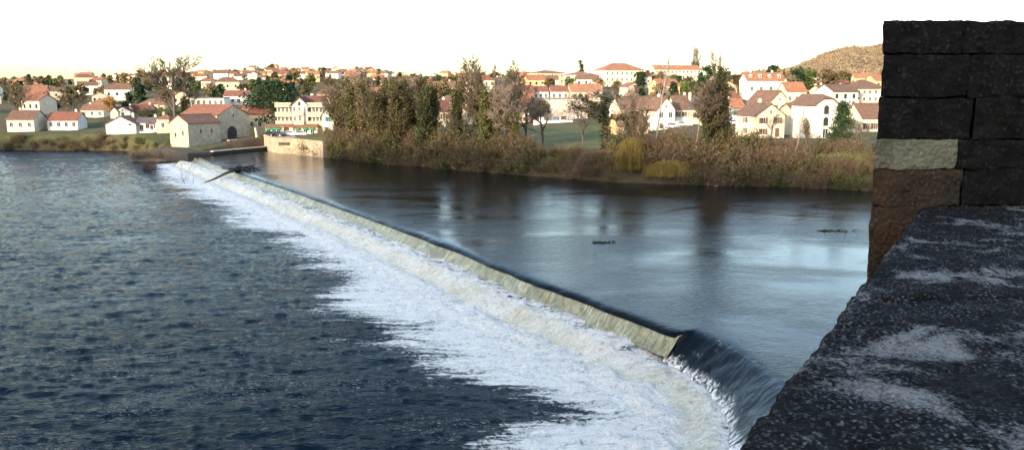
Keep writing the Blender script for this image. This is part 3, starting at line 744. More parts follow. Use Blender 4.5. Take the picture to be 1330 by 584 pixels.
def make_parapet():
    ZT = CAM_H - 0.92
    e0 = np.array(gp(905, 640, ZT)); e1 = np.array(gp(1192, 273, ZT)); dr = (e1 - e0) / np.linalg.norm(e1 - e0)
    yf = 6.62                                          # front face of the pillar
    wdt = 1.9
    par = thing('bridge_parapet', 'dark pebbly stone parapet of the bridge in the right foreground corner', 'parapet', (e0[0], e0[1], ZT))
    off = np.array([e0[0], e0[1]])
    ys = [-3.0, -1.5, 0.2, 2.0, 3.62, 5.0, yf - 0.012]
    for i in range(len(ys) - 1):
        ya = ys[i] + 0.006; yb = ys[i + 1] - 0.006
        pa = e0 + dr * ((ya - e0[1]) / dr[1]); pb = e0 + dr * ((yb - e0[1]) / dr[1])
        cs = [pa, pa + (wdt, 0), pb + (wdt, 0), pb]
        o = rough_slab('coping_stone', [c_ - off for c_ in cs], -0.26 - 0.006 * (i % 2), 0.0 - 0.004 * (i % 2), ST_COPE, par, 0.014 if ya > 1 else 0.06, 0.020, 200 + i * 9, 0.035)
    pa = e0 + dr * ((-3 - e0[1]) / dr[1]); pb = e0 + dr * ((yf - 0.02 - e0[1]) / dr[1])
    ins = np.array([0.05, 0])
    m = MB(); q = [pa + ins - off, pa + (wdt - 0.05, 0) - off, pb + (wdt - 0.05, 0) - off, pb + ins - off]
    m.prism([tuple(p) for p in q], 'z', -ZT - 4, -0.27); m.build('wall', ST_BROWN, par)
    tag(MB().prism([tuple(p + (wdt - 0.06, 0)) for p in (pa, pb)] + [(pb[0] + 7, pb[1]), (pa[0] + 7, pa[1])], 'z', ZT - 1.5, ZT - 0.75).build('bridge_deck', CONC), kind='structure')
    # pillar
    pil = thing('stone_pillar', 'tall blackened stone pillar rising behind the parapet at the right edge', 'pillar', (at(1136, 300, yf)[0], yf, ZT - 1))
    po = pil.location.copy()
    rows = [27, 70, 127, 181, 220, 268, 318, 372, 430]
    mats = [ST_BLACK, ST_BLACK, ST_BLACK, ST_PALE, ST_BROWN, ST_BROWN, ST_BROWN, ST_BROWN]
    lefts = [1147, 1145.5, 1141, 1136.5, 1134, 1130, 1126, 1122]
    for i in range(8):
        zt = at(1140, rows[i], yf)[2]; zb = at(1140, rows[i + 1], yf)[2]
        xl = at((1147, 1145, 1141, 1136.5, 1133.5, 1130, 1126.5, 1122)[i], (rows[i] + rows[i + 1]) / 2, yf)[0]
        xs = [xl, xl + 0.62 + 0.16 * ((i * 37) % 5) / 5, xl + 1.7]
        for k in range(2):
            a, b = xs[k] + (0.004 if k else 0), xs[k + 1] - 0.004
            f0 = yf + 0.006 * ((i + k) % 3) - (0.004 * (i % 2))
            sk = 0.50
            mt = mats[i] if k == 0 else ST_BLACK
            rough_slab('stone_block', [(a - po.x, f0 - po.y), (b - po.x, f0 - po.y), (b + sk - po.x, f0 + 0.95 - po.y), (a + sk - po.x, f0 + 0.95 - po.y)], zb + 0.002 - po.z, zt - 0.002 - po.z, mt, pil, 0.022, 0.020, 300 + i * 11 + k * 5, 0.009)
    zb = at(1140, 430, yf)[2]
    MB().prism([(0.02, 0.01), (1.7, 0.01), (2.2, 0.94), (0.52, 0.94)], 'z', -po.z - 4, zb - po.z - 0.01).build('base', ST_BROWN, pil)
    return
make_parapet()

# ------------------------------------------------------------------ buildings
_win_cache = {}
def window_meshes(w_, h_, arch=False):
    """frame ring and pane, facing -y, centred on the opening, wall plane at y = 0"""
    key = (round(w_, 2), round(h_, 2), arch)
    if key in _win_cache: return _win_cache[key]
    hw, hh = w_ / 2, h_ / 2; t = min(0.16, w_ * 0.16)
    m = MB()
    if arch:
        n = 8; out = [(-hw - t, -hh), (hw + t, -hh)]; inn = [(-hw, -hh), (hw, -hh)]
        ao = [((hw + t) * math.cos(math.pi * k / n), hh - hw + (hw + t) * math.sin(math.pi * k / n)) for k in range(n + 1)]
        ai = [(hw * math.cos(math.pi * k / n), hh - hw + hw * math.sin(math.pi * k / n)) for k in range(n + 1)]
        O = [out[0], out[1]] + ao; I = [inn[0], inn[1]] + ai
        N = len(O); vs = [(p[0], -0.09, p[1]) for p in O] + [(p[0], -0.09, p[1]) for p in I] + [(p[0], 0.05, p[1]) for p in O] + [(p[0], 0.0, p[1]) for p in I]
        fs = []
        for k in range(N):
            k2 = (k + 1) % N
            if k != 0: fs.append((k, k2, N + k2, N + k)); fs.append((N + k, N + k2, 3 * N + k2, 3 * N + k))
            fs.append((k, 2 * N + k, 2 * N + k2, k2))
        m.add(vs, fs); fr = m.mesh('frame'); fr.materials.append(STONE_TRIM)
        p = MB().add([(q[0], -0.012, q[1]) for q in I], [tuple(range(len(I)))]).mesh('pane'); p.materials.append(GLASS)
    else:
        m.box(-hw - t, -hw, -0.09, 0.05, -hh - t, hh + t); m.box(hw, hw + t, -0.09, 0.05, -hh - t, hh + t)
        m.box(-hw, hw, -0.085, 0.05, hh, hh + t); m.box(-hw, hw, -0.14, 0.05, -hh - t, -hh)
        m.box(-0.035, 0.035, -0.04, -0.015, -hh, hh)
        fr = m.mesh('frame'); fr.materials.append(FRAME_W)
        p = MB().box(-hw, hw, -0.016, 0.02, -hh, hh).mesh('pane'); p.materials.append(GLASS)
    _win_cache[key] = (fr, p); return fr, p
_shut_cache = {}
def add_window(parent, x, y, z, rz, w_, h_, arch=False, shut=0):
    fr, p = window_meshes(w_, h_, arch)
    o = obj('window', fr, None, parent, (x, y, z), rz); obj('pane', p, None, o)
    if shut:
        key = (round(w_, 2), round(h_, 2), shut)
        if key not in _shut_cache:
            m = MB(); t = min(0.16, w_ * 0.16)
            me = m.box(-w_ * 0.24, w_ * 0.24, -0.15, -0.095, -h_ / 2, h_ / 2).mesh('shutter'); me.materials.append(SHUT_G if shut == 1 else SHUT_B); _shut_cache[key] = me
        for s_ in (-1, 1):
            obj('shutter', _shut_cache[key], None, o, (s_ * (w_ * 0.5 + w_ * 0.24 + 0.02), 0, 0))
    return o

def gable_wall(w_, d_, h_, hr, ridge):
    """closed wall body with gables; ridge along 'x' or 'y'; sunk 4 m"""
    hw, hd = w_ / 2, d_ / 2; m = MB()
    if ridge == 'y': m.prism([(-hw, -4), (hw, -4), (hw, h_), (0, hr), (-hw, h_)], 'y', -hd, hd)
    else: m.prism([(-hd, -4), (hd, -4), (hd, h_), (0, hr), (-hd, h_)], 'x', -hw, hw)
    return m
def roof_mesh(style, w_, d_, h_, hr, ov=0.45, th=0.16):
    m = MB(); hw, hd = w_ / 2, d_ / 2
    if style == 'halfhip':
        o = 0.55; hc = h_ + (hr - h_) * 0.55; x1 = hw * 0.45; sl = (hr - h_) / hw; yf = -hd - o; yb = hd + o
        top = [(-hw - o, yf, h_ - sl * o), (-x1, yf, hc), (x1, yf, hc), (hw + o, yf, h_ - sl * o), (0, yf + 2.4, hr), (0, yb, hr), (-hw - o, yb, h_ - sl * o), (hw + o, yb, h_ - sl * o)]
        n = 8; vs = [(x, y, z + 0.03) for x, y, z in top] + [(x, y, z + 0.03 + th) for x, y, z in top]
        q = [(0, 1, 4, 5, 6), (1, 2, 4), (2, 3, 7, 5, 4)]
        m.add(vs, q + [tuple(i + n for i in f) for f in q] + [(0, 1, 9, 8), (1, 2, 10, 9), (2, 3, 11, 10), (3, 7, 15, 11), (7, 5, 13, 15), (5, 6, 14, 13), (6, 0, 8, 14)])
    elif style in ('side', 'front'):
        a, b = (hd, hw) if style == 'side' else (hw, hd)      # a: half span, b: half ridge length
        sl = (hr - h_) / a
        e = a + ov; ze = h_ - sl * ov
        prof = [(-e, ze + 0.02), (0, hr + 0.02), (e, ze + 0.02), (e, ze + th + 0.02), (0, hr + th + 0.03), (-e, ze + th + 0.02)]
        L = b + ov * 0.7
        if style == 'side': m.prism(prof, 'x', -L, L); m.tube([(-L - 0.02, 0, hr + th + 0.03), (L + 0.02, 0, hr + th + 0.03)], [0.13, 0.13], 6)
        else: m.prism(prof, 'y', -L, L); m.tube([(0, -L - 0.02, hr + th + 0.03), (0, L + 0.02, hr + th + 0.03)], [0.13, 0.13], 6)
    elif style == 'hip':
        r = max(hw - hd * 0.9, hw * 0.15); o = ov
        vs = [(-hw - o, -hd - o, h_), (hw + o, -hd - o, h_), (hw + o, hd + o, h_), (-hw - o, hd + o, h_), (-r, 0, hr), (r, 0, hr)]
        vs += [(x, y, z + th) for x, y, z in vs]
        m.add(vs, [(0, 1, 2, 3), (6, 7, 11, 10), (7, 8, 11), (8, 9, 10, 11), (9, 6, 10), (0, 1, 7, 6), (1, 2, 8, 7), (2, 3, 9, 8), (3, 0, 6, 9)])
        m.tube([(-r, 0, hr + th), (r, 0, hr + th)], [0.13, 0.13], 6)
        for sx in (-1, 1):
            for sy in (-1, 1): m.tube([(sx * r, 0, hr + th), (sx * (hw + o), sy * (hd + o), h_ + th)], [0.11, 0.11], 5)
    else:
        m.box(-hw - 0.25, hw + 0.25, -hd - 0.25, hd + 0.25, h_ + 0.003, h_ + 0.3)
    return m

RND = random.Random(7)
def make_house(spec, loc=None, dims=None):
    name, label, pl, pr, pb, pe, pr_, Yk, style, yaw, dep, wall, roof, win, side, shut = spec
    if not shut and name == 'house' and wall in ('cream', 'beige', 'pink') and RND.random() < 0.7: shut = 2
    Y = Yk * K; d_ = dep * K * 0.85; ya = math.radians(yaw)
    c = at((pl + pr) / 2, pb, Y)
    sc = (Y / F_PX)
    w_ = max(((pr - pl) * sc - d_ * abs(math.sin(ya)) * 0.9) / math.cos(ya), 3.0)
    h_ = max((pb - pe) * sc, 2.2); hr = max((pb - pr_) * sc * 1.0 + (d_ * 0.5) * 0.0, h_ + 0.2)
    # ridge lies half a depth farther away: raise it so that it shows where it should
    if style in ('side', 'hip'): hr = h_ + (hr - h_) * 1.0 + max(0, (h_ + c[2] - CAM_H)) * 0.5 * d_ / Y
    rz = ya - math.atan2(c[0], Y) * 0.0
    root = thing(name, label, {'school': 'building', 'apartment_block': 'building', 'stone_hut': 'hut'}.get(name, name.replace('_', ' ')), (c[0], Y + d_ * 0.5, c[2]), rz, 'houses of the town' if name == 'house' else None)
    wm = wall_mat('wall_' + wall, WC[wall]); rm = roof_mat('roof_' + roof, RC[roof])
    if style == 'halfhip':
        hc = h_ + (hr - h_) * 0.55; x1 = w_ / 2 * 0.45
        MB().prism([(-w_ / 2, -4), (w_ / 2, -4), (w_ / 2, h_), (x1, hc), (-x1, hc), (-w_ / 2, h_)], 'y', -d_ / 2, d_ / 2).build('wall', wm, root)
    elif style == 'front': gable_wall(w_, d_, h_, hr, 'y').build('wall', wm, root)
    elif style == 'side': gable_wall(w_, d_, h_, hr, 'x').build('wall', wm, root)
    else: MB().box(-w_ / 2, w_ / 2, -d_ / 2, d_ / 2, -4, h_).build('wall', wm, root)
    rf = roof_mesh(style, w_, d_, h_, hr).build('roof', rm, root)
    if style != 'flat':
        for k in range(1 if w_ < 12 else 2):
            cx = w_ * (0.28 if k == 0 else -0.3) * RND.choice((1, -1) if w_ < 12 else (1,)); cy = d_ * 0.12
            if style in ('front', 'halfhip'): cx, cy = w_ * 0.15, d_ * 0.25
            m = MB(); zt = hr + 0.9; m.box(cx - 0.35, cx + 0.35, cy - 0.3, cy + 0.3, h_, zt); m.box(cx - 0.42, cx + 0.42, cy - 0.37, cy + 0.37, zt, zt + 0.14)
            m.tube([(cx, cy, zt + 0.14), (cx, cy, zt + 0.45)], [0.13, 0.1], 6)
            m.build('chimney', wm, rf)
    nc, nr = win
    arch = style == 'halfhip'
    if nc and nr:
        fh = h_ / nr
        ww = min(1.05, w_ / nc * 0.42); wh = min(1.55, fh * 0.52)
        if arch: ww, wh = 1.25, 2.0
        for r in range(nr):
            for k in range(nc):
                x = -w_ / 2 + w_ * (k + 0.5) / nc
                zz = fh * (r + 0.52)
                if r == 0 and k == nc // 2 and nr > 1 and not arch:
                    MB().box(x - 0.5, x + 0.5, -d_ / 2 - 0.06, -d_ / 2 + 0.05, 0.0, min(2.1, fh * 0.8)).build('door', SHUT_B if RND.random() < 0.6 else SHUT_G, root)
                else: add_window(root, x, -d_ / 2, zz, 0, ww, wh, arch and r > 0, shut)
        if style == 'front' and hr - h_ > 1.5: add_window(root, 0, -d_ / 2, h_ + (hr - h_) * 0.28, 0, 0.6, 0.8)
    sc_, sr = side
    if sc_ and sr:
        fh = h_ / sr
        for r in range(sr):
            for k in range(sc_):
                y = -d_ / 2 + d_ * (k + 0.5) / sc_
                xs, rzz = (-w_ / 2, -math.pi / 2) if yaw >= 0 else (w_ / 2, math.pi / 2)
                add_window(root, xs, y, fh * (r + 0.52), rzz, min(1.0, d_ / sc_ * 0.4), min(1.5, fh * 0.5), False, shut)
    return root, (w_, d_, h_, hr)
BUILT = []
for sp in H: BUILT.append((sp, *make_house(sp)))
for sp, root, (w_, d_, h_, hr) in BUILT:
    if 'dormers' in sp[1]:
        for k in range(4):
            x = -w_ / 2 + w_ * (k + 0.5) / 4; y = -d_ * 0.25; z = h_ + (hr - h_) * 0.45
            m = MB(); m.prism([(-0.5, 0), (0.5, 0), (0.5, 0.9), (0, 1.35), (-0.5, 0.9)], 'y', -0.9, 1.2)
            q = m.build('dormer', wall_mat('wall_white', WC['white']), root, loc=(x, y, z - 0.2))
            fr, p = window_meshes(0.6, 0.7); o = obj('window', p, None, q, (0, -0.905, 0.5))
    if 'wide dark opening' in sp[1]:
        MB().box(-w_ * 0.05, w_ * 0.42, -d_ / 2 - 0.05, -d_ / 2 + 0.05, h_ * 0.45, h_ * 0.9).build('opening', DOOR_D, root)
        for k in range(3): MB().box(-w_ * 0.42 + k * 0.1, w_ * 0.42, -d_ / 2 - 1.2 - 0.3 * k, -d_ / 2 - 0.6, 0, 0.5).build('lean_to_panel', WHITE, root) if k == 0 else None
    if sp[0] == 'shed':
        MB().box(-w_ * 0.02, w_ * 0.02, -d_ / 2 - 0.05, -d_ / 2, 0, h_ * 1.2).build('drainpipe', GREY, root)
        MB().box(w_ * 0.26, w_ * 0.36, -d_ / 2 - 0.06, -d_ / 2, h_ * 0.85, h_ * 1.05).build('vent', DOOR_D, root)
    if 'twin gables' in sp[1]:
        # second gable beside the first
        g = gable_wall(w_ * 0.5, d_, h_, h_ + (hr - h_) * 0.95, 'y'); g.build('gable_wing', wall_mat('wall_white', WC['white']), root, loc=(-w_ * 0.5, -0.6, 0))
        roof_mesh('front', w_ * 0.5, d_, h_, h_ + (hr - h_) * 0.95).build('wing_roof', roof_mat('roof_darkred', RC['darkred']), root, loc=(-w_ * 0.5, -0.6, 0.02))

# the old water mill on its embankment
def poly_wall(name, pts, z0, z1, mat, parent=None):
    return MB().prism([tuple(p) for p in pts], 'z', z0, z1).build(name, mat, parent)
MILL = stone_mat  # stone look for far masonry
def masonry(name, col, sx=1.6, sz=3.4):
    if name in MATS: return MATS[name]
    t = NT(name); p = t.coord()
    br = t.n('ShaderNodeTexVoronoi', feature='F1'); t.l(t.mapping(p, (sx, sx, sz)), br.inputs['Vector']); br.inputs['Scale'].default_value = 1.0
    n1 = t.noise(p, 0.5, 5, 0.65); st = t.noise(t.mapping(p, (1.4, 1.4, 0.14)), 1.0, 4, 0.6)
    c = t.mix(t.ramp(br.outputs['Color'], [(0.2, 0.0), (0.9, 1.0)]), tuple(x * 0.72 for x in col), tuple(min(1, x * 1.15) for x in col))
    c = t.mix(t.ramp(n1, [(0.4, 0.0), (0.75, 0.6)]), c, tuple(x * 0.62 for x in col))
    c = t.mix(t.ramp(st, [(0.55, 0.0), (0.8, 0.55)]), c, tuple(x * 0.4 for x in col))
    MATS[name] = t.done(c, 0.92, t.bump(t.math('ADD', br.outputs['Distance'], t.noise(p, 8, 4)), 0.5, 0.06), 0.2)
    return MATS[name]
M_MILL = masonry('mill_stone', (0.42, 0.36, 0.26)); M_QUAY = masonry('quay_stone', (0.33, 0.26, 0.18), 1.1, 2.2); M_DARK = masonry('wet_stone', (0.055, 0.05, 0.042))
def make_mill():
    th = math.radians(-27.4)
    r1 = thing('mill_house', 'small stone mill with sunlit gable standing at the far end of the weir', 'mill', (-69.4 * K, 184.0 * K, 0.3 * K), th)
    w_, d_, h_, hr = 5.6 * K, 9.0 * K, 5.35 * K, 7.0 * K
    gable_wall(w_, d_, h_, hr, 'y').build('wall', M_MILL, r1); roof_mesh('front', w_, d_, h_, hr, 0.3).build('roof', roof_mat('roof_rust', RC['rust']), r1)
    for x, z in ((-1.1, 2.9), (1.2, 3.3)): add_window(r1, x * K, -d_ / 2, z * K, 0, 0.55, 1.25, True)
    for y, z in ((-1.1, 3.6), (1.9, 3.6), (-0.3, 0.8)): add_window(r1, w_ / 2, y * K, z * K, math.pi / 2, 0.6 if z > 1 else 0.4, 1.1 if z > 1 else 0.5, z > 1)
    t2 = math.radians(62.7)
    r2 = thing('mill_house', 'large stone mill with broad gable and dark arched doorway', 'mill', (-69.7 * K, 197.0 * K, 0.3 * K), t2)
    w_, d_, h_, hr = 9.6 * K, 12 * K, 6.6 * K, 8.9 * K
    gable_wall(w_, d_, h_, hr, 'y').build('wall', M_MILL, r2); roof_mesh('front', w_, d_, h_, hr, 0.25).build('roof', roof_mat('roof_red', RC['red']), r2)
    n = 10; R = 1.45 * K; ar = [(-R, 0), (R, 0)] + [(R * math.cos(math.pi * k / n), 1.6 * K + R * math.sin(math.pi * k / n)) for k in range(n + 1)]
    R2 = R * 1.2; ar2 = [(-R2, 0), (R2, 0)] + [(R2 * math.cos(math.pi * k / n), 1.6 * K + R2 * math.sin(math.pi * k / n)) for k in range(n + 1)]
    MB().prism([(p[0] - 0.9, p[1] + 1.5) for p in ar2], 'y', -d_ / 2 - 0.10, -d_ / 2 + 0.02).build('door_arch', STONE_TRIM, r2)
    MB().prism([(p[0] - 0.9, p[1] + 1.5) for p in ar], 'y', -d_ / 2 - 0.115, -d_ / 2 - 0.02).build('doorway', DOOR_D, r2)
    add_window(r2, 0.0, -d_ / 2, 6.6 * K, 0, 0.55, 0.9, True)
    for x, z in ((2.6 * K, 4.3 * K), (4.1 * K, 3.0 * K), (4.0 * K, 1.4 * K)): add_window(r2, x, -d_ / 2, z, 0, 0.5, 0.6 if z > 3 else 1.3)
    # embankment under the mills and the quay edge towards the hotel
    pts = [(-76, 177.5), (-70.5, 173.8), (-63.2, 162.6), (-59.5, 165.5), (-56.5, 172), (-52.5, 180.6), (-53.2, 186), (-62, 206), (-78, 200)]
    e = thing('mill_embankment', 'dark stone embankment with pale ledge below the mills', 'embankment', (-62 * K, 172 * K, 0))
    P = [(x * K + 62 * K, y * K - 172 * K) for x, y in pts]
    poly_wall('wall', P, -5, 0.55 * K, M_DARK, e)
    # pale coping ledge along the quay edge
    for i, (a, b) in enumerate(((3, 4), (4, 5))):
        A = Vector((*P[a], 0)); B = Vector((*P[b], 0)); d = (B - A).normalized(); nn = Vector((d.y, -d.x, 0)); A = A + d * (0.05 + 0.3 * (i == 0)); B = B - d * 0.05
        q = [A + nn * 0.25, B + nn * 0.25, B - nn * 0.8, A - nn * 0.8]
        MB().prism([(v.x, v.y) for v in q], 'z', 0.555 * K, 0.55 * K + 0.3).build('ledge', STONE_TRIM, e)
    # terrace wall in front of the arched door and the pale post
    t = thing('terrace_wall', 'grey rubble terrace wall before the arched mill doorway', 'wall', (-60.5 * K, 188 * K, 0.55 * K), math.radians(62.7))
    MB().box(-5.5, 8, -0.4, 0.4, -1, 1.5).build('rubble', masonry('rubble_grey', (0.30, 0.28, 0.27), 2.6, 3.2), t); MB().box(-5.6, 8.1, -0.5, 0.5, 1.502, 1.66).build('capstone', STONE_TRIM, t)
    c = at(336, 187, 186 * K)
    p = thing('stone_post', 'pale leaning stone post at the corner of the mill quay', 'post', (c[0], c[1], 0.5))
    MB().tube([(0, 0, -1), (-0.1, 0, 0.6), (-0.75, 0, 5.2), (-0.8, 0, 5.4)], [0.55, 0.5, 0.32, 0.1], 8).build('shaft', STONE_TRIM, p); MB().box(-0.7, 0.7, -0.7, 0.7, -1, 0.5).build('foot', STONE_TRIM, p)
make_mill()

# quay and hotel
def make_hotel():
    pts = [gp(352, 197), gp(362, 199.5), gp(380, 199.8), gp(405, 203), gp(420, 205), (-27 * K, 168 * K), (-30 * K, 205 * K), (-56 * K, 206 * K), (-54.5 * K, 184 * K)]
    c0 = (-45 * K, 180 * K)
    P = [(p[0] - c0[0], p[1] - c0[1]) for p in pts]
    zt = 2.75 * K
    q = thing('quay_wall', 'pale stone quay wall below the hotel with faded dark lettering', 'quay wall', (*c0, 0))
    poly_wall('masonry', P, -5, zt, M_QUAY, q)
    top = [P[8], P[0], P[1], P[2], P[3], P[4]]
    for i in range(5):
        A = Vector((*top[i], 0)); B = Vector((*top[i + 1], 0)); d = (B - A).normalized(); nn = Vector((d.y, -d.x, 0))
        L = (B - A).length; k = max(1, int(L / 2.6))
        for j in range(k):
            a = A + d * (L * j / k + 0.02); b = A + d * (L * (j + 1) / k - 0.02)
            r = [a + nn * 0.14, b + nn * 0.14, b - nn * 0.45, a - nn * 0.45]
            MB().prism([(v.x, v.y) for v in r], 'z', zt + 0.004, zt + 0.5).build('capstone', M_QUAY, q)
    # faded, unreadable dark lettering: six upright blots
    A = Vector((*P[1], 0)); B = Vector((*P[2], 0)); d = (B - A).normalized(); nn = Vector((d.y, -d.x, 0))
    for j in range(7):
        a = A + d * ((B - A).length * (0.02 + 0.12 * j)); b = a + d * (0.42 + 0.1 * (j % 3))
        r = [a + nn * 0.03, b + nn * 0.03, b - nn * 0.1, a - nn * 0.1]
        MB().prism([(v.x, v.y) for v in r], 'z', zt - 1.35 - 0.05 * (j % 2), zt - 0.62).build('letter_mark', DOOR_D, q)
    # hotel
    Y = 190 * K; c = at(392, 174, Y); s = Y / F_PX
    h = thing('hotel', 'cream riverside hotel with balconies, central gable and green awnings', 'hotel', (c[0], c[1] + 4.5 * K, zt), math.radians(-3))
    cream = wall_mat('wall_hotel', (0.64, 0.55, 0.42)); band = plain('balcony_tan', (0.46, 0.30, 0.20), 0.8, 0.2); rd = roof_mat('roof_darkred', RC['darkred'])
    W = 60 * s; hw = W / 2; D = 9 * K; y0 = -D / 2
    z1, z2, z3 = 12.5 * s, 24 * s, 36 * s
    MB().box(-hw, hw, y0, -y0, -1, z3).build('wall', cream, h)
    # central gable bay
    gx0, gx1 = (383 - 392) * s, (403 - 392) * s; gm = (gx0 + gx1) / 2
    m = MB(); m.prism([(gx0, -0.5), (gx1, -0.5), (gx1, z3 + 2.2 * s), (gm, 47.5 * s), (gx0, z3 + 2.2 * s)], 'y', y0 - 1.0, y0 + 4); m.build('gable_bay', cream, h)
    sl = (47.5 * s - z3 - 2.2 * s) / ((gx1 - gx0) / 2); e = 0.7
    pr = [(gx0 - e, z3 + 2.2 * s - sl * e), (gm, 47.5 * s), (gx1 + e, z3 + 2.2 * s - sl * e), (gx1 + e, z3 + 2.2 * s - sl * e + 0.2), (gm, 47.5 * s + 0.22), (gx0 - e, z3 + 2.2 * s - sl * e + 0.2)]
    MB().prism([(a, b + 0.01) for a, b in pr], 'y', y0 - 1.6, y0 + 7).build('gable_roof', rd, h)
    # main roof behind, right part rises higher
    m = MB(); m.prism([(-D / 2 + 1.5, z3), (D / 2 + .4, z3), (D / 2 - 2, z3 + 2 * s), (0.5, z3 + 13.5 * s), (-0.5, z3 + 13.5 * s)], 'x', gm - 1, hw - 3.0 * s); m.build('roof', rd, h)
    MB().box(-hw + 0.3, gm - 1.01, y0 + 0.3, -y0 - 0.3, z3 + 0.004, z3 + 0.35).build('flat_roof', plain('roof_felt', (0.25, 0.17, 0.13)), h)
    for x in (gm + 6 * s, hw - 6 * s):
        MB().box(x, x + 0.8, 0, 0.8, z3 + 5 * s, z3 + 15.5 * s).build('chimney', cream, h)
    # balconies (tan parapets) on both sides of the bay and windows behind
    for zz in (z1, z2, z3):
        for (a, b) in ((-hw - 0.2, gx0 - 0.05), (gx1 + 0.05, hw + 0.2)):
            MB().box(a, b, y0 - 1.25, y0 - 0.003, zz - 0.28, zz - 0.05).build('balcony_slab', cream, h)
            bo = MB().box(a, b, y0 - 1.28, y0 - 1.14, zz - 0.045, zz + 0.95).build('balcony_front', band, h)
            MB().box(a - 0.04, b + 0.04, y0 - 1.34, y0 - 1.08, zz + 0.953, zz + 1.06).build('handrail', cream, bo)
    for zz in (z1, z2):
        MB().box(gx0 + 0.9, gx1 - 0.9, y0 - 1.9, y0 - 1.003, zz + 0.1, zz + 0.3).build('balcony_slab', cream, h)
        MB().box(gx0 + 0.9, gx1 - 0.9, y0 - 1.92, y0 - 1.78, zz + 0.303, zz + 1.25).build('balcony_front', band, h)
        for k, x in enumerate((gx0 + 0.75, gm, gx1 - 0.75)): add_window(h, x, y0 - 1.0, zz + 1.75, 0, 0.65, 1.5)
    for zz in (z1, z2):
        for k in range(4):
            a = -hw + (gx0 + hw) * (k + 0.5) / 4; add_window(h, a, y0, zz + 1.5, 0, 0.75, 1.9, False, 0)
            a = gx1 + (hw - gx1) * (k + 0.5) / 4; add_window(h, a, y0, zz + 1.5, 0, 0.75, 1.9, False, 0)
    add_window(h, gm, y0 - 1.0, z3 + 3.2 * s, 0, 0.7, 1.1, True)
    # ground floor front range with red tiled pent roof, green awnings, dark arch
    x0, x1 = (350 - 392) * s, (417 - 392) * s; yy = y0 - 2.6
    MB().box(x0, x1, yy, y0 - 1.004, -1, z1 - 0.62).build('ground_floor', cream, h)
    m = MB(); m.prism([(yy - 0.5, z1 - 0.52), (y0 - 1.35, z1 + 0.25), (y0 - 1.35, z1 + 0.05), (yy - 0.5, z1 - 0.68)], 'x', x0 - 0.2, x1 + 0.2); m.build('pent_roof', roof_mat('roof_rust', RC['rust']), h)
    for px_ in (354, 361, 367, 392, 402, 411):
        x = (px_ - 392) * s
        wn_ = add_window(h, x, yy, 1.15, 0, 1.1, 1.5)
        m = MB(); m.prism([(yy - 0.9, 1.75), (yy - 0.05, 2.2), (yy - 0.05, 2.1), (yy - 0.9, 1.55)], 'x', x - 0.7, x + 0.7); m.build('awning', SHUT_G, h)
    n = 8; x = (377 - 392) * s; R = 0.85
    MB().prism([(x - R, 0), (x + R, 0)] + [(x + R * math.cos(math.pi * k / n), 1.6 + R * math.sin(math.pi * k / n)) for k in range(n + 1)], 'y', yy - 0.03, yy + 0.1).build('arched_door', DOOR_D, h)
    MB().box((385.5 - 392) * s, (388.5 - 392) * s, yy - 0.03, yy + 0.1, 0, 2.1).build('door', SHUT_B, h)
    # chalet annex
    an = at(429, 176, 186 * K)
    a = thing('chalet', 'small white chalet gable with green shutters at the right end of the hotel', 'house', (an[0], an[1] + 3, zt), math.radians(-6))
    w_, d_, hh, hr = 15 * s, 7, 26 * s, 35 * s
    gable_wall(w_, d_, hh, hr, 'y').build('wall', wall_mat('wall_white', WC['white']), a); roof_mesh('front', w_, d_, hh, hr, 0.5).build('roof', roof_mat('roof_rust', RC['rust']), a)
    add_window(a, 0, -d_ / 2, hh * 0.78, 0, 0.9, 1.3, False, 1); add_window(a, -0.4, -d_ / 2, hh * 0.3, 0, 0.9, 1.3, False, 0)
make_hotel()

# ------------------------------------------------------------------ cars
TYRE = plain('tyre_rubber', (0.02, 0.02, 0.02), 0.9, 0.2); RIM = plain('wheel_rim', (0.4, 0.4, 0.42), 0.4, 0.1)
def car_paint(name, col):
    if name in MATS: return MATS[name]
    t = NT(name); MATS[name] = t.done(col, 0.28, None, 0.5, Coat_Weight=0.6); return MATS[name]
_car = {}
def make_car(label, x, y, z, rz, paint, group='cars parked by the river'):
    if not _car:
        side = [(-2.1, .35), (2.1, .35), (2.12, .62), (2.0, .82), (1.15, .92), (.55, 1.40), (-1.05, 1.44), (-1.75, .98), (-2.1, .9)]
        b = MB(); b.prism(side, 'y', -.82, .82); _car['body'] = b.mesh('body')
        g = MB(); g.prism([(1.02, .93), (.5, 1.34), (-1.0, 1.37), (-1.6, 1.0)], 'y', -.835, .835); _car['glass'] = g.mesh('side_window')
        ws = MB(); ws.add([(1.16, -.7, .94), (1.16, .7, .94), (.60, .64, 1.37), (.60, -.64, 1.37)], [(0, 1, 2, 3)]); _car['ws'] = ws.mesh('windscreen')
        t = MB(); t.tube([(0, -.1, 0), (0, .1, 0)], [.32, .32], 14); _car['tyre'] = t.mesh('wheel')
        r = MB(); r.tube([(0, -.108, 0), (0, .108, 0)], [.2, .2], 10); _car['rim'] = r.mesh('rim')
        l = MB(); l.box(-.03, .03, -.16, .16, -.07, .07); _car['lamp'] = l.mesh('headlight')
        for k, m in (('glass', GLASS), ('ws', GLASS), ('tyre', TYRE), ('rim', RIM), ('lamp', FRAME_W)): _car[k].materials.append(m)
    root = thing('parked_car', label, 'car', (x, y, z), rz, group)
    me = _car['body'].copy(); me.materials.clear(); me.materials.append(paint); obj('body', me, None, root)
    obj('side_window', _car['glass'], None, root); obj('windscreen', _car['ws'], None, root, (0.012, 0, 0.012))
    for sx in (-1.3, 1.3):
        for sy in (-.74, .74):
            wo = obj('wheel', _car['tyre'], None, root, (sx, sy, .32)); obj('rim', _car['rim'], None, wo)
    for sy in (-.55, .55): obj('headlight', _car['lamp'], None, root, (2.09, sy, .7))
QZ = 2.75 * K
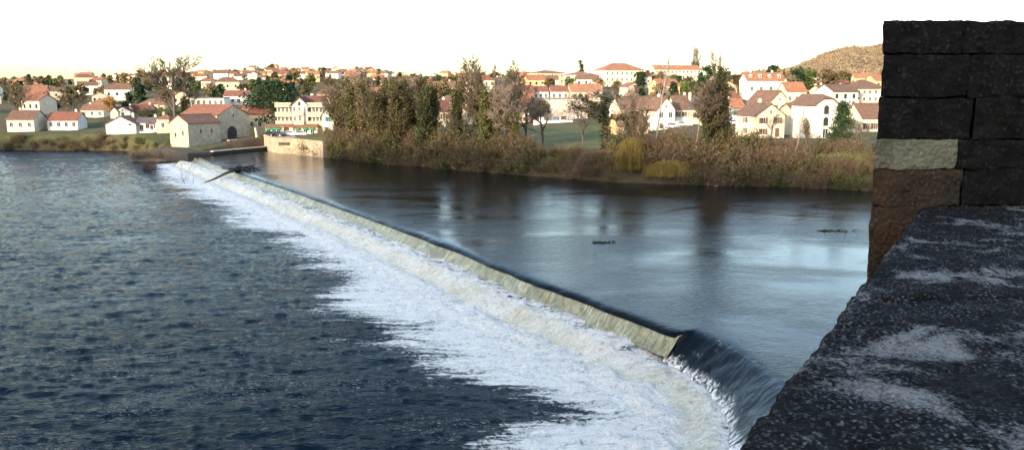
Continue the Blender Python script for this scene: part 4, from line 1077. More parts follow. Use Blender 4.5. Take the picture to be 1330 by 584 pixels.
for px_, Yk, rz, lab, pn, pc in ((351, 183, 2.6, 'black car parked at the left corner of the hotel quay', 'paint_black', (0.015, 0.016, 0.02)),
                                 (361, 182.5, 2.75, 'dark blue car parked beside the black one on the quay', 'paint_navy', (0.02, 0.025, 0.045)),
                                 (376, 184, 3.0, 'white car parked before the dark arched hotel door', 'paint_white', (0.72, 0.72, 0.72)),
                                 (389, 184, 3.2, 'silver car parked before the brown hotel door', 'paint_silver', (0.45, 0.47, 0.5))):
    c = at(px_, 176, Yk * K); make_car(lab, c[0], c[1], QZ, rz, car_paint(pn, pc), 'cars parked on the hotel quay')
# car park before the blank warehouse
def make_carpark():
    c = at(722, 162, 212 * K)
    wl_ = thing('car_park_wall', 'low white car park wall at the back of the lawn', 'wall', (c[0], c[1], c[2]))
    MB().box(-5.6 * K, 4.2 * K, -0.2, 0.2, -2.0, 1.35).build('panel', WHITE, wl_); MB().box(-5.65 * K, 4.25 * K, -0.26, 0.26, 1.354, 1.5).build('coping', STONE_TRIM, wl_)
    cols = [('red', (0.3, 0.03, 0.02)), ('white', (0.7, 0.7, 0.7)), ('grey', (0.15, 0.16, 0.18)), ('blue', (0.05, 0.09, 0.2)), ('black', (0.02, 0.02, 0.022)), ('silver', (0.45, 0.47, 0.5)), ('white', (0.7, 0.7, 0.7))]
    for i, (n, col) in enumerate(cols):
        p = at(694 + i * 9.5, 158.6, 222 * K); z = gh(p[0], p[1])
        make_car('%s car parked before the blank warehouse, number %s from its left end' % (n, ('one', 'two', 'three', 'four', 'five', 'six', 'seven')[i]), p[0], p[1], max(z, p[2] - 0.6), 1.4 + 0.1 * (i % 3), car_paint('paint_' + n, col), 'cars in the car park')
    for px_, Yk, n, col, lab in ((872, 178, 'silver', (0.45, 0.47, 0.5), 'silver car parked in front of the white gabled house'), (884, 179, 'white', (0.7, 0.7, 0.7), 'white car parked right of the silver one by the cream slate house'), (950, 172, 'white', (0.7, 0.7, 0.7), 'white car parked below the blue grey house')):
        p = at(px_, 170, Yk * K); make_car(lab, p[0], p[1], gh(p[0], p[1]) - 0.02, 0.3, car_paint('paint_' + n, col), 'cars by the riverside houses')
make_carpark()

# ------------------------------------------------------------------ vegetation
def seg_mesh(name, segs, sides, mat):
    s = np.asarray(segs, dtype=float).reshape(-1, 8)
    a = s[:, :3]; b = s[:, 3:6]; d = b - a; L = np.linalg.norm(d, axis=1); d = d / np.maximum(L, 1e-6)[:, None]
    ref = np.where(np.abs(d[:, 2:3]) > 0.9, np.array([[1.0, 0, 0]]), np.array([[0, 0, 1.0]]))
    u = np.cross(d, ref); u /= np.linalg.norm(u, axis=1)[:, None]; v = np.cross(d, u)
    V = np.zeros((len(s), 2 * sides, 3))
    for k in range(sides):
        c_, s_ = math.cos(2 * math.pi * k / sides), math.sin(2 * math.pi * k / sides); o = u * c_ + v * s_
        V[:, k] = a + o * s[:, 6:7]; V[:, sides + k] = b + o * s[:, 7:8]
    base = np.arange(len(s))[:, None] * 2 * sides
    F = np.concatenate([base + np.array([[k, (k + 1) % sides, sides + (k + 1) % sides, sides + k]]) for k in range(sides)])
    me = np_mesh(name, V.reshape(-1, 3), F); me.materials.append(mat); return me
def leaf_mesh(name, c, size, mat, rng, flat=0.0, aspect=1.6):
    c = np.asarray(c, dtype=float); n = len(c)
    if n == 0: return None
    a = rng.normal(size=(n, 3)); a[:, 2] *= (1 - flat); a /= np.linalg.norm(a, axis=1)[:, None]
    b = rng.normal(size=(n, 3)); b -= (b * a).sum(1)[:, None] * a; b /= np.linalg.norm(b, axis=1)[:, None]
    s = (size * rng.uniform(0.6, 1.35, n))[:, None]
    V = np.stack([c - a * s * aspect / 2, c + b * s / 2, c + a * s * aspect / 2, c - b * s / 2], 1).reshape(-1, 3)
    F = np.arange(n)[:, None] * 4 + np.array([[0, 1, 2, 3]])
    me = np_mesh(name, V, F, smooth=False); me.materials.append(mat); return me

def grow(rng, out, p, d, L, r, lvl, prm):
    """recursive limb: prm gives per level (children, angle, length ratio, upward pull, wander)"""
    n = (7, 5, 4, 3, 2, 2)[min(lvl, 5)]; pts = [p.copy()]; q = p.copy(); dd = d.copy(); rr = [r]
    up = prm['up'][min(lvl, len(prm['up']) - 1)]
    for i in range(n):
        dd = dd + rng.normal(size=3) * prm['wander'] * (0.5 if lvl == 0 else 1.0); dd[2] += up; dd /= np.linalg.norm(dd)
        q = q + dd * L / n; pts.append(q.copy()); rr.append(r * (1 - (i + 1) / n * (0.55 if lvl == 0 else 0.7)))
    for i in range(n): out[lvl].append([*pts[i], *pts[i + 1], rr[i], rr[i + 1]])
    if lvl + 1 >= prm['levels']: return
    nc = prm['kids'][min(lvl, len(prm['kids']) - 1)]; nc = max(1, int(round(nc * rng.uniform(0.75, 1.25))))
    t0 = prm['start'][min(lvl, len(prm['start']) - 1)]
    for k in range(nc):
        t = t0 + (1 - t0) * (k + rng.uniform(0.1, 0.9)) / nc; f = t * n; i = min(int(f), n - 1); w_ = f - i
        pp = pts[i] * (1 - w_) + pts[i + 1] * w_; base = pts[i + 1] - pts[i]; base /= np.linalg.norm(base)
        ang = prm['ang'][min(lvl, len(prm['ang']) - 1)] * rng.uniform(0.7, 1.3)
        o = rng.normal(size=3); o -= o.dot(base) * base; o /= np.linalg.norm(o)
        nd = base * math.cos(ang) + o * math.sin(ang)
        rl = prm['ratio'][min(lvl, len(prm['ratio']) - 1)] * rng.uniform(0.7, 1.25) * (1.0 - 0.55 * (t - t0) / (1 - t0 + 1e-6) if lvl == 0 else 1.0)
        rc = max(min((rr[i] * (1 - w_) + rr[i + 1] * w_) * 0.62, r * 0.5), prm['rmin'])
        grow(rng, out, pp, nd, L * rl, rc, lvl + 1, prm)

def bare_tree(seed, H_, spread=0.45, levels=5, kids=(11, 6, 5, 4), ang=(0.75, 0.75, 0.7, 0.7), up=(0.02, 0.07, 0.05, 0.03, 0.0), start=(0.3, 0.2, 0.15, 0.1),
              trunk_r=0.022, wander=0.10, rmin=0.028, stems=1, ratio2=0.5, tw=TWIG, bk=BARK, ivy=0, ivy_mat=None, ivy_r=(0.35, 0.9), ivy_top=0.75, ivy_size=0.26, buds=0, bud_mat=None, lean=0.0):
    rng = np.random.default_rng(seed); out = [[] for _ in range(7)]
    prm = dict(levels=levels, kids=kids, ang=ang, up=up, start=start, wander=wander, rmin=rmin, ratio=(spread, ratio2, ratio2, ratio2 * 0.95, ratio2 * 0.9))
    for s_ in range(stems):
        d = np.array([rng.normal() * (0.05 if stems == 1 else 0.22) + lean, rng.normal() * (0.05 if stems == 1 else 0.22), 1.0]); d /= np.linalg.norm(d)
        grow(rng, out, np.array([rng.normal() * 0.25 * (stems > 1), rng.normal() * 0.25 * (stems > 1), -0.4]), d, H_ * 0.86 * rng.uniform(0.85 if stems > 1 else 1, 1), H_ * trunk_r * (1 if stems == 1 else 0.6), 0, prm)
    parts = {}
    parts['trunk'] = seg_mesh('trunk', out[0] + out[1], 6, bk)
    fine = sum(out[2:], [])
    parts['crown'] = seg_mesh('crown', fine, 3, tw)
    if ivy:
        src = np.array([s for s in out[0] + out[1]]); src = src[src[:, 2] < H_ * ivy_top]
        wgt = np.linalg.norm(src[:, 3:6] - src[:, :3], axis=1) * np.where(np.arange(len(src)) < len(out[0]), 2.0, 1.0) * (1.25 - src[:, 2] / H_); wgt /= wgt.sum()
        idx = rng.choice(len(src), ivy, p=wgt); t = rng.uniform(0, 1, ivy)[:, None]
        c = src[idx, :3] * (1 - t) + src[idx, 3:6] * t
        o = rng.normal(size=(ivy, 3)); o /= np.linalg.norm(o, axis=1)[:, None]
        rad = rng.uniform(ivy_r[0], ivy_r[1], ivy) * (1 + 0.9 * vnoise(c[:, 2] * 0.9 + seed, np.arctan2(o[:, 1], o[:, 0]) * 1.3, seed))
        c = c + o * rad[:, None]; c[:, 2] = np.maximum(c[:, 2], 0.05)
        parts['ivy'] = leaf_mesh('ivy', c, ivy_size, ivy_mat or IVY, rng)
    if buds:
        src = np.array(fine); idx = rng.choice(len(src), buds); t = rng.uniform(0, 1, buds)[:, None]
        c = src[idx, :3] * (1 - t) + src[idx, 3:6] * t + rng.normal(size=(buds, 3)) * 0.15
        parts['foliage'] = leaf_mesh('foliage', c, 0.22, bud_mat or IVY_BROWN, rng)
    return parts

def crown_tree(seed, H_, shape, mat, n=2600, size=0.42, clumps=46, bk=BARK, trunk=True):
    """leafy tree: leaf clumps spread through the crown volume with gaps between"""
    rng = np.random.default_rng(seed); C = []; segs = [[0, 0, -0.4, 0, 0, H_ * 0.5, H_ * 0.024, H_ * 0.015], [0, 0, H_ * 0.5, 0, 0, H_ * 0.92, H_ * 0.015, 0.03]]
    for k in range(clumps):
        t = rng.uniform(0, 1)
        if shape == 'round': z = H_ * (0.28 + 0.72 * t); R = H_ * 0.36 * math.sqrt(max(0.02, 1 - ((z / H_ - 0.62) / 0.40) ** 2))
        elif shape == 'cone': z = H_ * (0.06 + 0.94 * t ** 1.25); R = H_ * 0.30 * (1 - z / H_) ** 0.8 + 0.12
        elif shape == 'column': z = H_ * (0.04 + 0.96 * t); R = H_ * 0.12 * math.sqrt(max(0.02, 1 - (2 * z / H_ - 0.9) ** 2 * 0.8)) + 0.05
        elif shape == 'umbrella': z = H_ * (0.66 + 0.34 * t); R = H_ * 0.5 * math.sqrt(max(0.03, 1 - ((z / H_ - 0.74) / 0.27) ** 2))
        elif shape == 'cedar': z = H_ * (0.10 + 0.90 * t); R = H_ * 0.72 * (1 - (z / H_) ** 1.7) ** 0.75 + 0.8
        else: z = H_ * t; R = H_ * 0.4
        an = rng.uniform(0, 2 * math.pi); rr = R * math.sqrt(rng.uniform(0.12, 1.0)) * rng.uniform(0.8, 1.12)
        cx, cy = rr * math.cos(an), rr * math.sin(an)
        m = max(4, int(n / clumps * rng.uniform(0.6, 1.5)))
        sx = H_ * (0.075 if shape in ('round', 'umbrella') else 0.05) * rng.uniform(0.7, 1.4); fl = 0.35 if shape in ('cedar',) else 0.75
        if shape == 'cedar': sx = H_ * 0.085
        q = rng.normal(size=(m, 3)) * np.array([sx, sx, sx * fl])
        droop = -0.25 * np.hypot(q[:, 0], q[:, 1]) if shape in ('cone', 'cedar') else 0
        q[:, 2] += droop; q += np.array([cx, cy, z]); C.append(q)
        if rr > 0.3: segs.append([0, 0, max(0.3, z - rr * (0.55 if shape != 'cedar' else 0.1)), cx, cy, z, 0.03 + H_ * 0.006, 0.02])
    c = np.concatenate(C); c[:, 2] = np.maximum(c[:, 2], 0.1)
    return {'trunk': seg_mesh('trunk', segs, 6, bk), 'crown': leaf_mesh('crown', c, size, mat, rng)}

def bush(seed, R, mat, stems=46, leaves=900, twig=TWIG, arch=0.0, size=0.17):
    rng = np.random.default_rng(seed); segs = []; C = []
    for k in range(stems):
        d = np.array([rng.normal() * 0.55, rng.normal() * 0.55, 1.0]); d /= np.linalg.norm(d); p = np.array([rng.normal() * R * 0.25, rng.normal() * R * 0.25, -0.3]); L = R * rng.uniform(0.7, 1.5); n = 5
        for i in range(n):
            d = d + rng.normal(size=3) * 0.16 + np.array([0, 0, -arch * i * 0.22]); d /= np.linalg.norm(d); q = p + d * L / n
            segs.append([*p, *q, 0.03 * (1 - i / n) + 0.012, 0.03 * (1 - (i + 1) / n) + 0.01])
            for _ in range(2):
                e = d + rng.normal(size=3) * 0.6; e /= np.linalg.norm(e); segs.append([*q, *(q + e * L * 0.2), 0.014, 0.008]); C.append(q + e * L * rng.uniform(0.05, 0.22))
            p = q; C.append(p)
    C = np.array(C); idx = rng.choice(len(C), leaves); c = C[idx] + rng.normal(size=(leaves, 3)) * R * 0.09; c[:, 2] = np.maximum(c[:, 2], 0.02)
    return {'stems': seg_mesh('stems', segs, 3, twig), 'foliage': leaf_mesh('foliage', c, size, mat, rng)}

def willow(seed, R, H_):
    rng = np.random.default_rng(seed); segs = []; lim = []
    for k in range(420):
        an = rng.uniform(0, 2 * math.pi); top = H_ * rng.uniform(0.7, 1.0); out_ = R * rng.uniform(0.25, 1.0); p0 = np.array([rng.normal() * R * 0.3, rng.normal() * R * 0.2, 0]); top *= (1 - 0.25 * abs(p0[0]) / R); p = p0 + np.array([0, 0, top * 0.8]); n = 7
        zc = H_ * rng.uniform(0.5, 1.0) * (1 - 0.3 * abs(p0[0]) / R); out_ *= 0.75
        for i in range(n):
            f = (i + 1) / n; rad = out_ * (1 - (1 - f) ** 2); z = zc * (1 - max(0, f - 0.25) ** 1.6 * 1.45) if f > 0.25 else top * 0.8 + (zc - top * 0.8) * f / 0.25
            q = p0 + np.array([rad * math.cos(an), rad * math.sin(an), max(z, 0.05)]) + rng.normal(size=3) * 0.10; segs.append([*p, *q, 0.03, 0.022]); p = q
    lim.append([0, 0, -0.4, 0, 0, H_ * 0.8, 0.22, 0.1])
    return {'trunk': seg_mesh('trunk', lim, 6, BARK), 'crown': seg_mesh('crown', segs, 3, WILLOW)}

def place(parts, name, label, cat, x, y, z=None, s=1.0, rz=0.0, group=None, sz=None):
    z = gh(x, y) - 0.05 if z is None else z
    o = thing(name, label, cat, (x, y, z), rz, group); o.scale = (s, s, s if sz is None else sz)
    for k, me in parts.items():
        if me is not None: obj(k, me, None, o)
    return o
def bank_xy(px, off):
    Y = float(shore_y(px)) + off; return (px - 665) / F_PX * Y, Y
_HC = {}; _KEEP = []
def tree_at(parts, H0, px, top, off=None, Y=None, rz=0.0, wide=1.0, **k):
    """stand a tree of native height H0 so that its top reaches the given sight line"""
    if Y is None: x, y = bank_xy(px, off)
    else: x, y = (px - 665) / F_PX * Y, Y
    H0 = max(max(v.co.z for v in me.vertices) for me in (parts.get('crown'), parts.get('trunk')) if me is not None) if id(parts) not in _HC else _HC[id(parts)]
    _HC[id(parts)] = H0; _KEEP.append(parts)
    z = gh(x, y) - 0.1; hh = at(px, top, y)[2] - z; s = hh / H0
    return place(parts, x=x, y=y, z=z, s=s * wide, sz=s, rz=rz, **k)

R_ = np.random.default_rng(5)
V_IVY = [bare_tree(900 + i, 15, spread=0.27, levels=4, kids=(18, 6, 4), ang=(0.55, 0.65, 0.6), up=(0.01, 0.10, 0.06, 0.02), start=(0.1, 0.2, 0.1), ivy=8500, ivy_mat=(IVY, IVY_BROWN, IVY_BROWN)[i % 3], ivy_r=(0.15, 1.45), ivy_top=(0.97, 0.92, 0.99)[i % 3], ivy_size=0.27, trunk_r=0.016, lean=(0.0, 0.06, -0.05)[i % 3]) for i in range(5)]
V_TALL = [bare_tree(930 + i, 18, spread=0.38, levels=5, kids=(17, 6, 5, 4), ang=(0.55, 0.6, 0.6, 0.6), up=(0.01, 0.12, 0.06, 0.03), start=(0.28, 0.2, 0.15, 0.1), trunk_r=0.014, wander=0.09, rmin=0.042, tw=(TWIG, TWIG_PALE)[i % 2], ivy=(2600, 900, 0)[i % 3], ivy_r=(0.1, 0.8), ivy_top=0.55) for i in range(4)]
V_MULTI = [bare_tree(950 + i, 14, spread=0.42, levels=4, kids=(9, 5, 5), ang=(0.5, 0.6, 0.6), up=(0.02, 0.10, 0.05), start=(0.25, 0.15, 0.1), trunk_r=0.02, stems=4, rmin=0.034, ivy=(1500, 0)[i % 2], ivy_r=(0.1, 0.45), ivy_top=0.5, buds=700) for i in range(3)]
V_SPREAD = [bare_tree(970 + i, 14, spread=0.62, levels=5, kids=(10, 6, 5, 4), ang=(0.85, 0.7, 0.7, 0.7), up=(0.01, 0.10, 0.05, 0.03), start=(0.32, 0.25, 0.15, 0.1), trunk_r=0.026, rmin=0.026, tw=(TWIG, TWIG_PALE)[i % 2]) for i in range(3)]
V_POLL = [bare_tree(990, 13, spread=0.75, levels=4, kids=(9, 7, 6), ang=(1.15, 0.8, 0.7), up=(0.01, 0.03, 0.03), start=(0.45, 0.25, 0.1), trunk_r=0.028, rmin=0.028, tw=TWIG_PALE, bk=BARK, ivy=2600, ivy_r=(0.2, 0.95), ivy_top=0.85)]
V_BIRCH = [bare_tree(995 + i, 18, spread=0.16, levels=4, kids=(12, 4, 3), ang=(0.55, 0.6, 0.6), up=(0.0, 0.14, 0.06), start=(0.5, 0.2, 0.1), trunk_r=0.008, wander=0.045, rmin=0.022, tw=TWIG_PALE, bk=BARK_PALE, lean=(0.0, 0.14)[i]) for i in range(2)]
B_BROWN = [bush(1100 + i, 2.3, (BRUSH, IVY_BROWN, BRUSH)[i % 3], leaves=(500, 900, 300)[i % 3]) for i in range(5)]
B_GREEN = [bush(1120 + i, 1.8, (BRUSHG, IVY)[i % 2], leaves=1300, stems=36) for i in range(3)]
B_RED = [bush(1140 + i, 2.2, BRUSH, leaves=120, stems=70, twig=plain('twig_red', (0.14, 0.085, 0.06), 0.9, 0.3)) for i in range(2)]

# trees on the far bank, left to right: (photo column, top line, metres behind the shore, variant, label)
BT = [
 (441, 94, 9, V_TALL[0], 'tall brown twiggy tree just right of the chalet gable'),
 (444, 104, 8, V_IVY[1], 'olive ivy clad tree between the chalet and the tall cream house'),
 (455, 112, 5, V_MULTI[1], 'bushy brown tree in front of the tall cream house'),
 (468, 80, 9, V_TALL[1], 'tallest bare tree left of the ivy clad row, its twigs above the skyline'),
 (480, 102, 6, V_IVY[2], 'first narrow ivy column of the dense bank row'),
 (490, 108, 4, V_MULTI[2], 'slim forked tree with pale stems in the dense bank row'),
 (499, 104, 8, V_IVY[4], 'second ivy column of the dense bank row'),
 (510, 99, 7, V_IVY[0], 'dark green ivy column, darkest of the dense bank row'),
 (521, 96, 10, V_IVY[3], 'broad dark ivy tree in the middle of the dense bank row'),
 (532, 104, 5, V_IVY[2], 'olive ivy tree right of the broad dark one'),
 (543, 98, 8, V_IVY[1], 'brownish ivy tree leaning right in the dense bank row'),
 (553, 92, 9, V_TALL[3], 'bare topped tree near the right end of the dense bank row'),
 (563, 101, 6, V_IVY[4], 'last ivy column at the right end of the dense bank row'),
 (450, 116, 12, V_IVY[3], 'olive ivy tree set back beside the tall cream house'),
 (461, 108, 4, V_IVY[0], 'dark ivy tree at the water left of the tallest bare tree'),
 (474, 112, 12, V_IVY[4], 'ivy tree set back behind the first narrow column'),
 (485, 98, 11, V_TALL[3], 'bare twigged tree set back behind the slim forked one'),
 (494, 115, 3, V_IVY[1], 'shorter ivy tree at the water right of the slim forked one'),
 (505, 108, 12, V_IVY[2], 'ivy tree set back left of the darkest column'),
 (516, 110, 3, V_IVY[4], 'shorter ivy tree at the water between the two dark ones'),
 (527, 92, 13, V_TALL[2], 'bare treetop rising behind the broad dark ivy tree'),
 (537, 112, 12, V_IVY[0], 'dark ivy tree set back right of the olive one'),
 (548, 108, 3, V_IVY[3], 'ivy tree at the water below the bare topped one'),
 (558, 108, 12, V_IVY[2], 'ivy tree set back behind the bare topped one'),
 (633, 108, 4, V_IVY[3], 'ivy tree at the water right of the tall ivy trunk'),
 (648, 110, 5, V_TALL[1], 'bare tree left of the upright twigged one'),
 (675, 104, 5, V_TALL[3], 'slim bare tree at the water right of the forked pale stems'),
 (590, 101, 7, V_IVY[3], 'slim ivy clad tree standing alone between the two red roofed houses'),
 (602, 128, 5, V_MULTI[0], 'low multi stemmed tree before the orange roofed house'),
 (626, 67, 10, V_TALL[0], 'tall bare tree with ivy trunk rising before the orange roof'),
 (641, 118, 7, V_IVY[0], 'short dark ivy tree right of the tall ivy trunk'),
 (657, 72, 9, V_TALL[2], 'tall bare tree with fine upright twigs above the skyline'),
 (668, 88, 7, V_MULTI[1], 'forked bare tree with several pale stems beside the lawn'),
 (682, 112, 11, V_SPREAD[1], 'pale spreading bare tree before the brick red house'),
 (705, 124, 14, V_SPREAD[1], 'small pale bare tree at the left end of the lawn'),
 (786, 99, 8, V_POLL[0], 'ivy trunked tree with long bare limbs spreading both ways'),
 (757, 126, 12, V_SPREAD[2], 'pale spreading bare tree over the right half of the lawn'),
 (814, 108, 10, V_TALL[3], 'slender bare tree before the brown tiled long house'),
 (826, 134, 6, V_MULTI[2], 'low bare tree behind the hanging yellow willow'),
 (851, 62, 6, V_BIRCH[0], 'very tall thin pale birch trunk before the white gable'),
 (912, 100, 5, V_TALL[0], 'left trunk of the ivy clad trio before the slate roof'),
 (925, 84, 7, V_IVY[0], 'tallest and darkest of the ivy clad trio right of the slate roof'),
 (938, 104, 6, V_IVY[1], 'right leaning tree of the ivy clad trio'),
 (932, 90, 8, V_TALL[2], 'bare twigged tree mixed into the ivy clad trio'),
 (903, 128, 5, V_BIRCH[0], 'thin pale trunk left of the ivy clad trio'),
 (1030, 134, 3, V_BIRCH[1], 'thin pale trunk leaning right at the water below the arched window house'),
 (1120, 152, 11, V_SPREAD[0], 'small bare tree beside the pillar below the brown cottage'),
 (1000, 140, 22, V_SPREAD[1], 'small round bare tree against the cream gabled house'),
 (1045, 148, 12, V_MULTI[1], 'thin bare saplings left of the arched window house'),
]
for i, (px, top, off, v, lab) in enumerate(BT):
    H0 = 18 if v in V_TALL or v in V_BIRCH else (15 if v in V_IVY else (13 if v in V_POLL else 14))
    tree_at(v, H0, px, top, off * K, rz=i * 1.3 if v not in V_BIRCH else 0.0, wide=(1.08 if px < 700 else 0.9) if v in V_IVY else (1.4 if v in V_TALL else 1.5 if v in V_POLL else 1.1), name='bank_tree', label=lab, cat='tree', group='trees along the far bank')
# evergreen and leafy specials
def special(parts, H0, px, top, Y, name, label, wide=1.0, rz=0.3):
    return tree_at(parts, H0, px, top, Y=Y * K, wide=wide, rz=rz, name=name, label=label, cat='tree')
CEDAR = crown_tree(1200, 14, 'cedar', EVERG, 8000, 0.40, 110)
special(CEDAR, 14, 362, 100, 212, 'cedar_tree', 'huge dark cedar spreading behind the hotel', 1.12)
CONIF = crown_tree(1201, 12, 'cone', EVERG, 5200, 0.32, 90)
special(CONIF, 12, 1092, 128, 127, 'conifer_tree', 'shaggy dark green conifer beside the white arched window house', 1.15)
CYP = crown_tree(1202, 12, 'column', EVERG, 2200, 0.34, 50)
special(CYP, 12, 1031, 84, 258, 'cypress_tree', 'dark pointed cypress behind the orange roofed house', 1.5)
special(crown_tree(1203, 12, 'cone', EVERG, 2000, 0.4, 40), 12, 1003, 84, 300, 'pine_tree', 'small dark conifer rising behind the long white house')
special(CYP, 12, 915, 82, 330, 'cypress_tree', 'dark cypress on the hilltop left of the ivy clad trio', 1.6)
special(CYP, 12, 166, 129, 268, 'cypress_tree', 'small dark conifer behind the twin gables', 1.9)
ROUND = [crown_tree(1210 + i, 10, 'round', (GREEN, IVY_BROWN, IVY)[i], 2400, 0.42, 48) for i in range(3)]
UMB = crown_tree(1220, 10, 'umbrella', EVERG, 2400, 0.42, 46)
special(crown_tree(1230, 10, 'round', RUST, 1800, 0.45, 44), 10, 148, 122, 262, 'autumn_tree', 'rust orange bushy tree above the twin gables')
special(UMB, 10, 716, 91, 395, 'umbrella_pine', 'flat topped dark pine between the two skyline blocks', 1.3)
special(UMB, 10, 572, 96, 330, 'umbrella_pine', 'dark rounded pine on the skyline left of the tall cream building', 1.1)
special(UMB, 10, 620, 90.5, 336, 'umbrella_pine', 'flat dark pine crown peeping above the tall cream building', 1.2)
special(crown_tree(1222, 12, 'cone', EVERG, 2000, 0.4, 40), 12, 752, 77, 420, 'pine_tree', 'tall dark pine standing above the square cream block', 0.8)
special(ROUND[0], 10, 632, 142, 150, 'holly_tree', 'dark glossy evergreen below the orange roof in the bank trees', 0.9)
for i, (px, top, Y, lab) in enumerate([(872, 96, 330, 'green rounded tree under the long apartment block'), (890, 99, 320, 'olive rounded tree left of the hilltop cypress'), (935, 97, 300, 'olive hillside tree behind the ivy clad trio'), (952, 95, 290, 'large olive hillside tree left of the long white house'),
      (945, 112, 262, 'green tree over the small red roofed cream house'), (962, 106, 270, 'ochre tree touching the long white house'), (800, 104, 330, 'olive tree below the big orange roofed building'), (828, 103, 340, 'green tree right below the big orange roofed building'), (775, 102, 340, 'brownish tree before the square cream block'), (709, 100, 372, 'brown tree before the left skyline block'),
      (850, 112, 290, 'green tree left of the white cube house'), (700, 128, 222, 'brown leafy tree at the left corner of the blank warehouse')]):
    special(ROUND[(0, 1, 1, 1, 0, 1, 1, 0, 1, 1, 0, 1)[i]], 10, px, top, Y, 'hillside_tree', lab, 1.0 + 0.15 * (i % 3), i * 0.9)
for i, (px, top, lab) in enumerate([(895, 55, 'left bare poplar above the long apartment block'), (903, 58, 'right bare poplar above the long apartment block'), (925, 60, 'bare poplar on the skyline behind the ivy clad trio'), (932, 66, 'smaller bare poplar on the skyline behind the ivy clad trio'), (850, 80, 'short bare poplar at the left end of the apartment block'), (640, 80, 'bare skyline tree behind the tall cream building')]):
    special(V_TALL[3], 18, px, top, 425, 'poplar_tree', lab, 0.75, i * 1.1)
V_BIG = bare_tree(1400, 20, spread=0.62, levels=5, kids=(12, 7, 6, 4), ang=(0.8, 0.7, 0.7, 0.7), up=(0.0, 0.10, 0.06, 0.03), start=(0.30, 0.25, 0.15, 0.1), trunk_r=0.026, rmin=0.075, tw=BARK)
special(V_BIG, 20, 228, 63, 222, 'bare_tree', 'big bare spreading tree on the left bank above the mill roof', 1.12)
special(V_IVY[0], 15, 246, 124, 226, 'bare_tree', 'short ivy clad trunk right of the big bare tree', 0.9)
special(V_SPREAD[2], 14, 252, 108, 232, 'bare_tree', 'smaller bare tree behind the small mill roof', 0.8)
special(V_SPREAD[2], 14, 30, 96, 236, 'bare_tree', 'bare spreading tree at the far left of the bank', 0.9)
special(V_SPREAD[0], 14, 96, 112, 240, 'bare_tree', 'bare tree behind the far left white house', 0.9)
# hanging yellow willows at the water
wx, wy = bank_xy(821, 2.5); place(willow(1300, 3.6, 6.6), 'willow_tree', 'yellow hanging willow at the water below the brown barn', 'willow', wx, wy, rz=0.2)
wx, wy = bank_xy(872, 1.2); place(willow(1301, 4.2, 3.2), 'willow_bush', 'low golden willow bush trailing into the water right of the taller willow', 'willow', wx, wy, rz=1.0)
wx, wy = bank_xy(853, 1.6); place(willow(1302, 2.8, 2.4), 'willow_bush', 'small golden willow bush between the two larger willows', 'willow', wx, wy, rz=2.0)
# scrub along the bank
LANDMARKS = [(408, 'hotel quay corner'), (430, 'chalet'), (448, 'tall cream house'), (468, 'tallest bare tree'), (488, 'slim forked tree'), (510, 'darkest ivy column'), (532, 'olive ivy tree'), (553, 'bare topped tree'), (574, 'dark red roof'),
             (592, 'lone slim ivy tree'), (612, 'orange hipped roof'), (628, 'tall ivy trunk'), (645, 'short dark ivy tree'), (660, 'twin bare trees'), (682, 'pale spreading tree'), (705, 'left end of the lawn'), (730, 'car park wall'), (757, 'right half of the lawn'),
             (786, 'long limbed ivy tree'), (812, 'brown barn'), (832, 'long brown roof'), (851, 'birch'), (872, 'white gable'), (895, 'slate roof'), (913, 'ivy clad trio'), (935, 'leaning ivy tree'), (955, 'blue grey house'), (980, 'round tree house'), (1005, 'cream gable'),
             (1030, 'leaning pale trunk'), (1060, 'arched window house'), (1092, 'conifer'), (1120, 'brown cottage'), (1150, 'stone pillar')]
rb = random.Random(11)
k = 0
for px in np.arange(398, 1170, 7.4):
    for row in range(3):
        p = px + rb.uniform(-4, 4); off = (0.5, 3.6, 7.5)[row] + rb.uniform(-0.8, 1.4)
        if 690 < p < 790 and row == 2: continue
        if 800 < p < 905 and row == 0 and rb.random() < 0.85: continue
        if p < 428 and row > 0: continue
        if p > 1010 and row == 2 and rb.random() < 0.5: continue
        r = rb.random(); r = r * 0.5 + 0.42 if p > 1010 else r; v = rb.choice(B_BROWN) if r < 0.62 else (rb.choice(B_GREEN) if r < 0.80 else rb.choice(B_RED))
        nm = 'green' if v in B_GREEN else ('reddish' if v in B_RED else 'brown')
        x, y = bank_xy(p, off)
        s = rb.uniform(0.85, 1.5) * (0.75 if p > 1010 else 0.66 if (690 < p < 800) else 1.0) * (1.0 if row else 0.92)
        lm = min(LANDMARKS, key=lambda q: abs(q[0] - p))[1]; size = 'large' if s > 1.12 else ('small' if s < 0.8 else 'middling')
        seg = '%s below the %s' % (('at the water', 'midway up the bank', 'on the bank top')[row], lm)
        place(v, 'bank_bush', '%s %s bush %s' % (size, nm, seg), 'bush', x, y, s=s, rz=rb.uniform(0, 6.28), group='bank bushes below the ' + lm); k += 1
for i in range(44):
    p = rb.uniform(0, 225); x, y = bank_xy(p, rb.uniform(0.3, 4.5)); place(rb.choice(B_BROWN + B_GREEN[:1]), 'bank_bush', 'low brown bush on the left bank below the %s' % ('far left edge' if p < 40 else 'far left white house' if p < 110 else 'white shed' if p < 176 else 'white workshop' if p < 204 else 'stone hut'), 'bush', x, y, s=rb.uniform(0.5, 0.95), rz=rb.uniform(0, 6), group='bushes on the left bank')
for i in range(16):
    p = rb.uniform(196, 236); x, y = (p - 665) / F_PX * 262 * K, (255 + rb.uniform(-4, 8)) * K; place(B_GREEN[i % 3], 'hedge_bush', 'dark green hedge bush behind the stone hut', 'bush', x, y, s=rb.uniform(1.2, 1.9), rz=rb.uniform(0, 6), group='dark hedge behind the stone hut')
